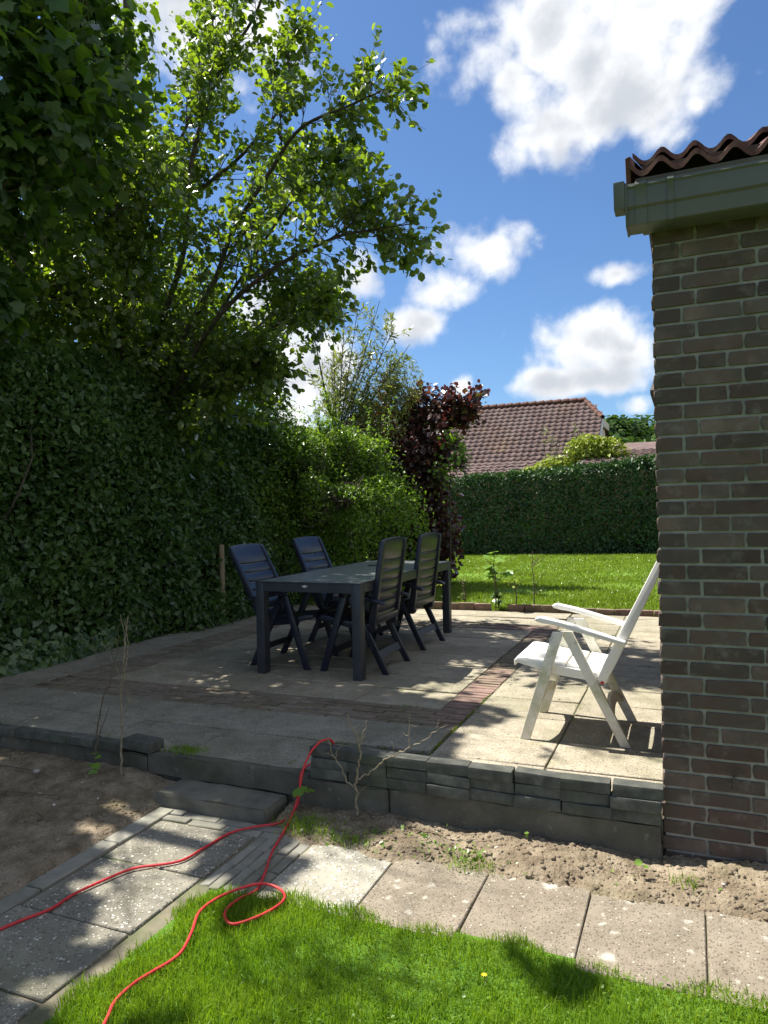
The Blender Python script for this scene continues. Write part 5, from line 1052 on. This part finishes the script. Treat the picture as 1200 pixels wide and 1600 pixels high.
# twigs, stones and fallen bits on the soil bed
tw_spots = [([(-3.75, 2.70, .06), (-3.45, 2.72, .075), (-3.2, 2.74, .07), (-2.98, 2.70, .065)], .004, 'long thin fallen twig across the back of the soil bed'), ([(-3.3, 2.40, .05), (-3.1, 2.50, .06), (-2.95, 2.52, .062), (-2.80, 2.55, .06)], .005, 'curved fallen twig in the middle of the soil bed'),
            ([(-3.7, 2.80, .07), (-3.55, 2.84, .08), (-3.4, 2.83, .08)], .003, 'short fallen twig near the thin shoot')]
for pts, r, lb in tw_spots:
    t = Tubes(); t.add(spline(pts, 5), r, r*.5, k=5); ob('twig', t.mesh('twig', MT['dark_twig']), label=lb, cat='twig')
def ico(name, mat, s=1):
    bm = bmesh.new(); bmesh.ops.create_icosphere(bm, subdivisions=1, radius=s)
    for v in bm.verts: v.co = Vector((v.co.x*rnd.uniform(.7, 1.3), v.co.y*rnd.uniform(.7, 1.2), v.co.z*rnd.uniform(.45, .8)))
    return bm_mesh(name, bm, mat, 60)
bm = bmesh.new(); V = []; F = []; gs = np.random.default_rng(41); base_m = ico('stone_proto', MT['stone'])
bv = np.array([v.co[:] for v in base_m.vertices]); bf = np.array([p.vertices[:] for p in base_m.polygons])
for k in range(3600):
    if k < 2300: x, y = gs.uniform(-3.9, -2.35), gs.uniform(1.3, 2.93); z = float(bed_h(np.array([x]), np.array([y]))[0])
    else: x, y = gs.uniform(-1.65, 1.2), gs.uniform(2.64, 2.93); z = -.006+float(strip_h(np.array([x]), np.array([y]))[0])
    s = abs(gs.normal(0, .0055))+.0025; a = gs.uniform(0, 6.28); ca, sa = math.cos(a), math.sin(a)
    q = bv*s; V.append(np.stack([q[:, 0]*ca-q[:, 1]*sa+x, q[:, 0]*sa+q[:, 1]*ca+y, q[:, 2]+z], 1)); F.append(bf+k*len(bv))
ob('soil_crumbs', np_mesh('soil_crumbs', np.concatenate(V), np.concatenate(F), MT['soil']), kind='stuff')
stone_at = [(-3.12, 2.71, .085, .018, 'largest pale pebble on the soil bed below the edging bricks'), (-3.4, 2.6, .065, .011, 'smaller pale pebble on the soil bed near the left edge'), (-.72, 2.80, .035, .012, 'pale pebble in the soil strip under the middle of the stacked bricks'), (-1.55, 2.70, .02, .013, 'pale pebble beside the red cable at the path edge')]
for k, (x, y, z, s_, lb) in enumerate(stone_at): ob('pebble', ico('pebble', MT['stone'], s_), None, (x, y, z), label=lb, cat='pebble')
V = []; F = []
for k, (x, y, z, s_) in enumerate([(-2.92, 2.55, .055, .009), (-3.05, 2.35, .045, .008), (-2.75, 2.48, .05, .009), (-2.6, 2.6, .055, .007), (-2.9, 2.2, .035, .007), (-3.2, 2.1, .03, .008), (-.45, 2.77, .035, .008), (.1, 2.80, .04, .008), (-2.8, 2.7, .07, .006), (-2.95, 2.0, .03, .006)]):
    V.append(bv*s_+np.array([x, y, z])); F.append(bf+k*len(bv))
ob('small_pebbles', np_mesh('small_pebbles', np.concatenate(V), np.concatenate(F), MT['stone']), kind='stuff')
# fallen leaves on path and patio
gf = np.random.default_rng(51); n = 150
P = np.stack([gf.uniform(-5, -.3, n), gf.uniform(3.05, 8, n), np.full(n, T+.006)], 1); P[:60, 0] = -4.85+np.abs(gf.normal(0, .12, 60))
D, Nn = orient(n, (0, 0, 1), .25, 0, gf)
ob('leaf_litter', leaves('leaf_litter', P, D, Nn, gf.uniform(.012, .035, n), 'diamond', MT['twig']), kind='stuff')
# dandelion in the near lawn
dl = empty('dandelion', (-.565, 2.02, -.01), label='single yellow dandelion flower in the near lawn', cat='flower')
t = Tubes(); t.add([(0, 0, 0), (.002, 0, .045)], .0012, k=5); ob('stem', t.mesh('dandelion_stem', MT['l_young']), dl)
bm = bmesh.new()
for k in range(18):
    a = k*2*PI/18+.2*(k % 2); r = .010 if k % 2 else .0075; c = Vector((math.cos(a), math.sin(a), 0)); p = Vector((-math.sin(a), math.cos(a), 0))
    bm.faces.new([bm.verts.new(v) for v in (Vector((0, 0, .046)), c*r*.6-p*.0014+Vector((0, 0, .049)), c*r+Vector((0, 0, .048)), c*r*.6+p*.0014+Vector((0, 0, .049)))])
ob('flower_head', bm_mesh('flower_head', bm, MT['petal']), dl)
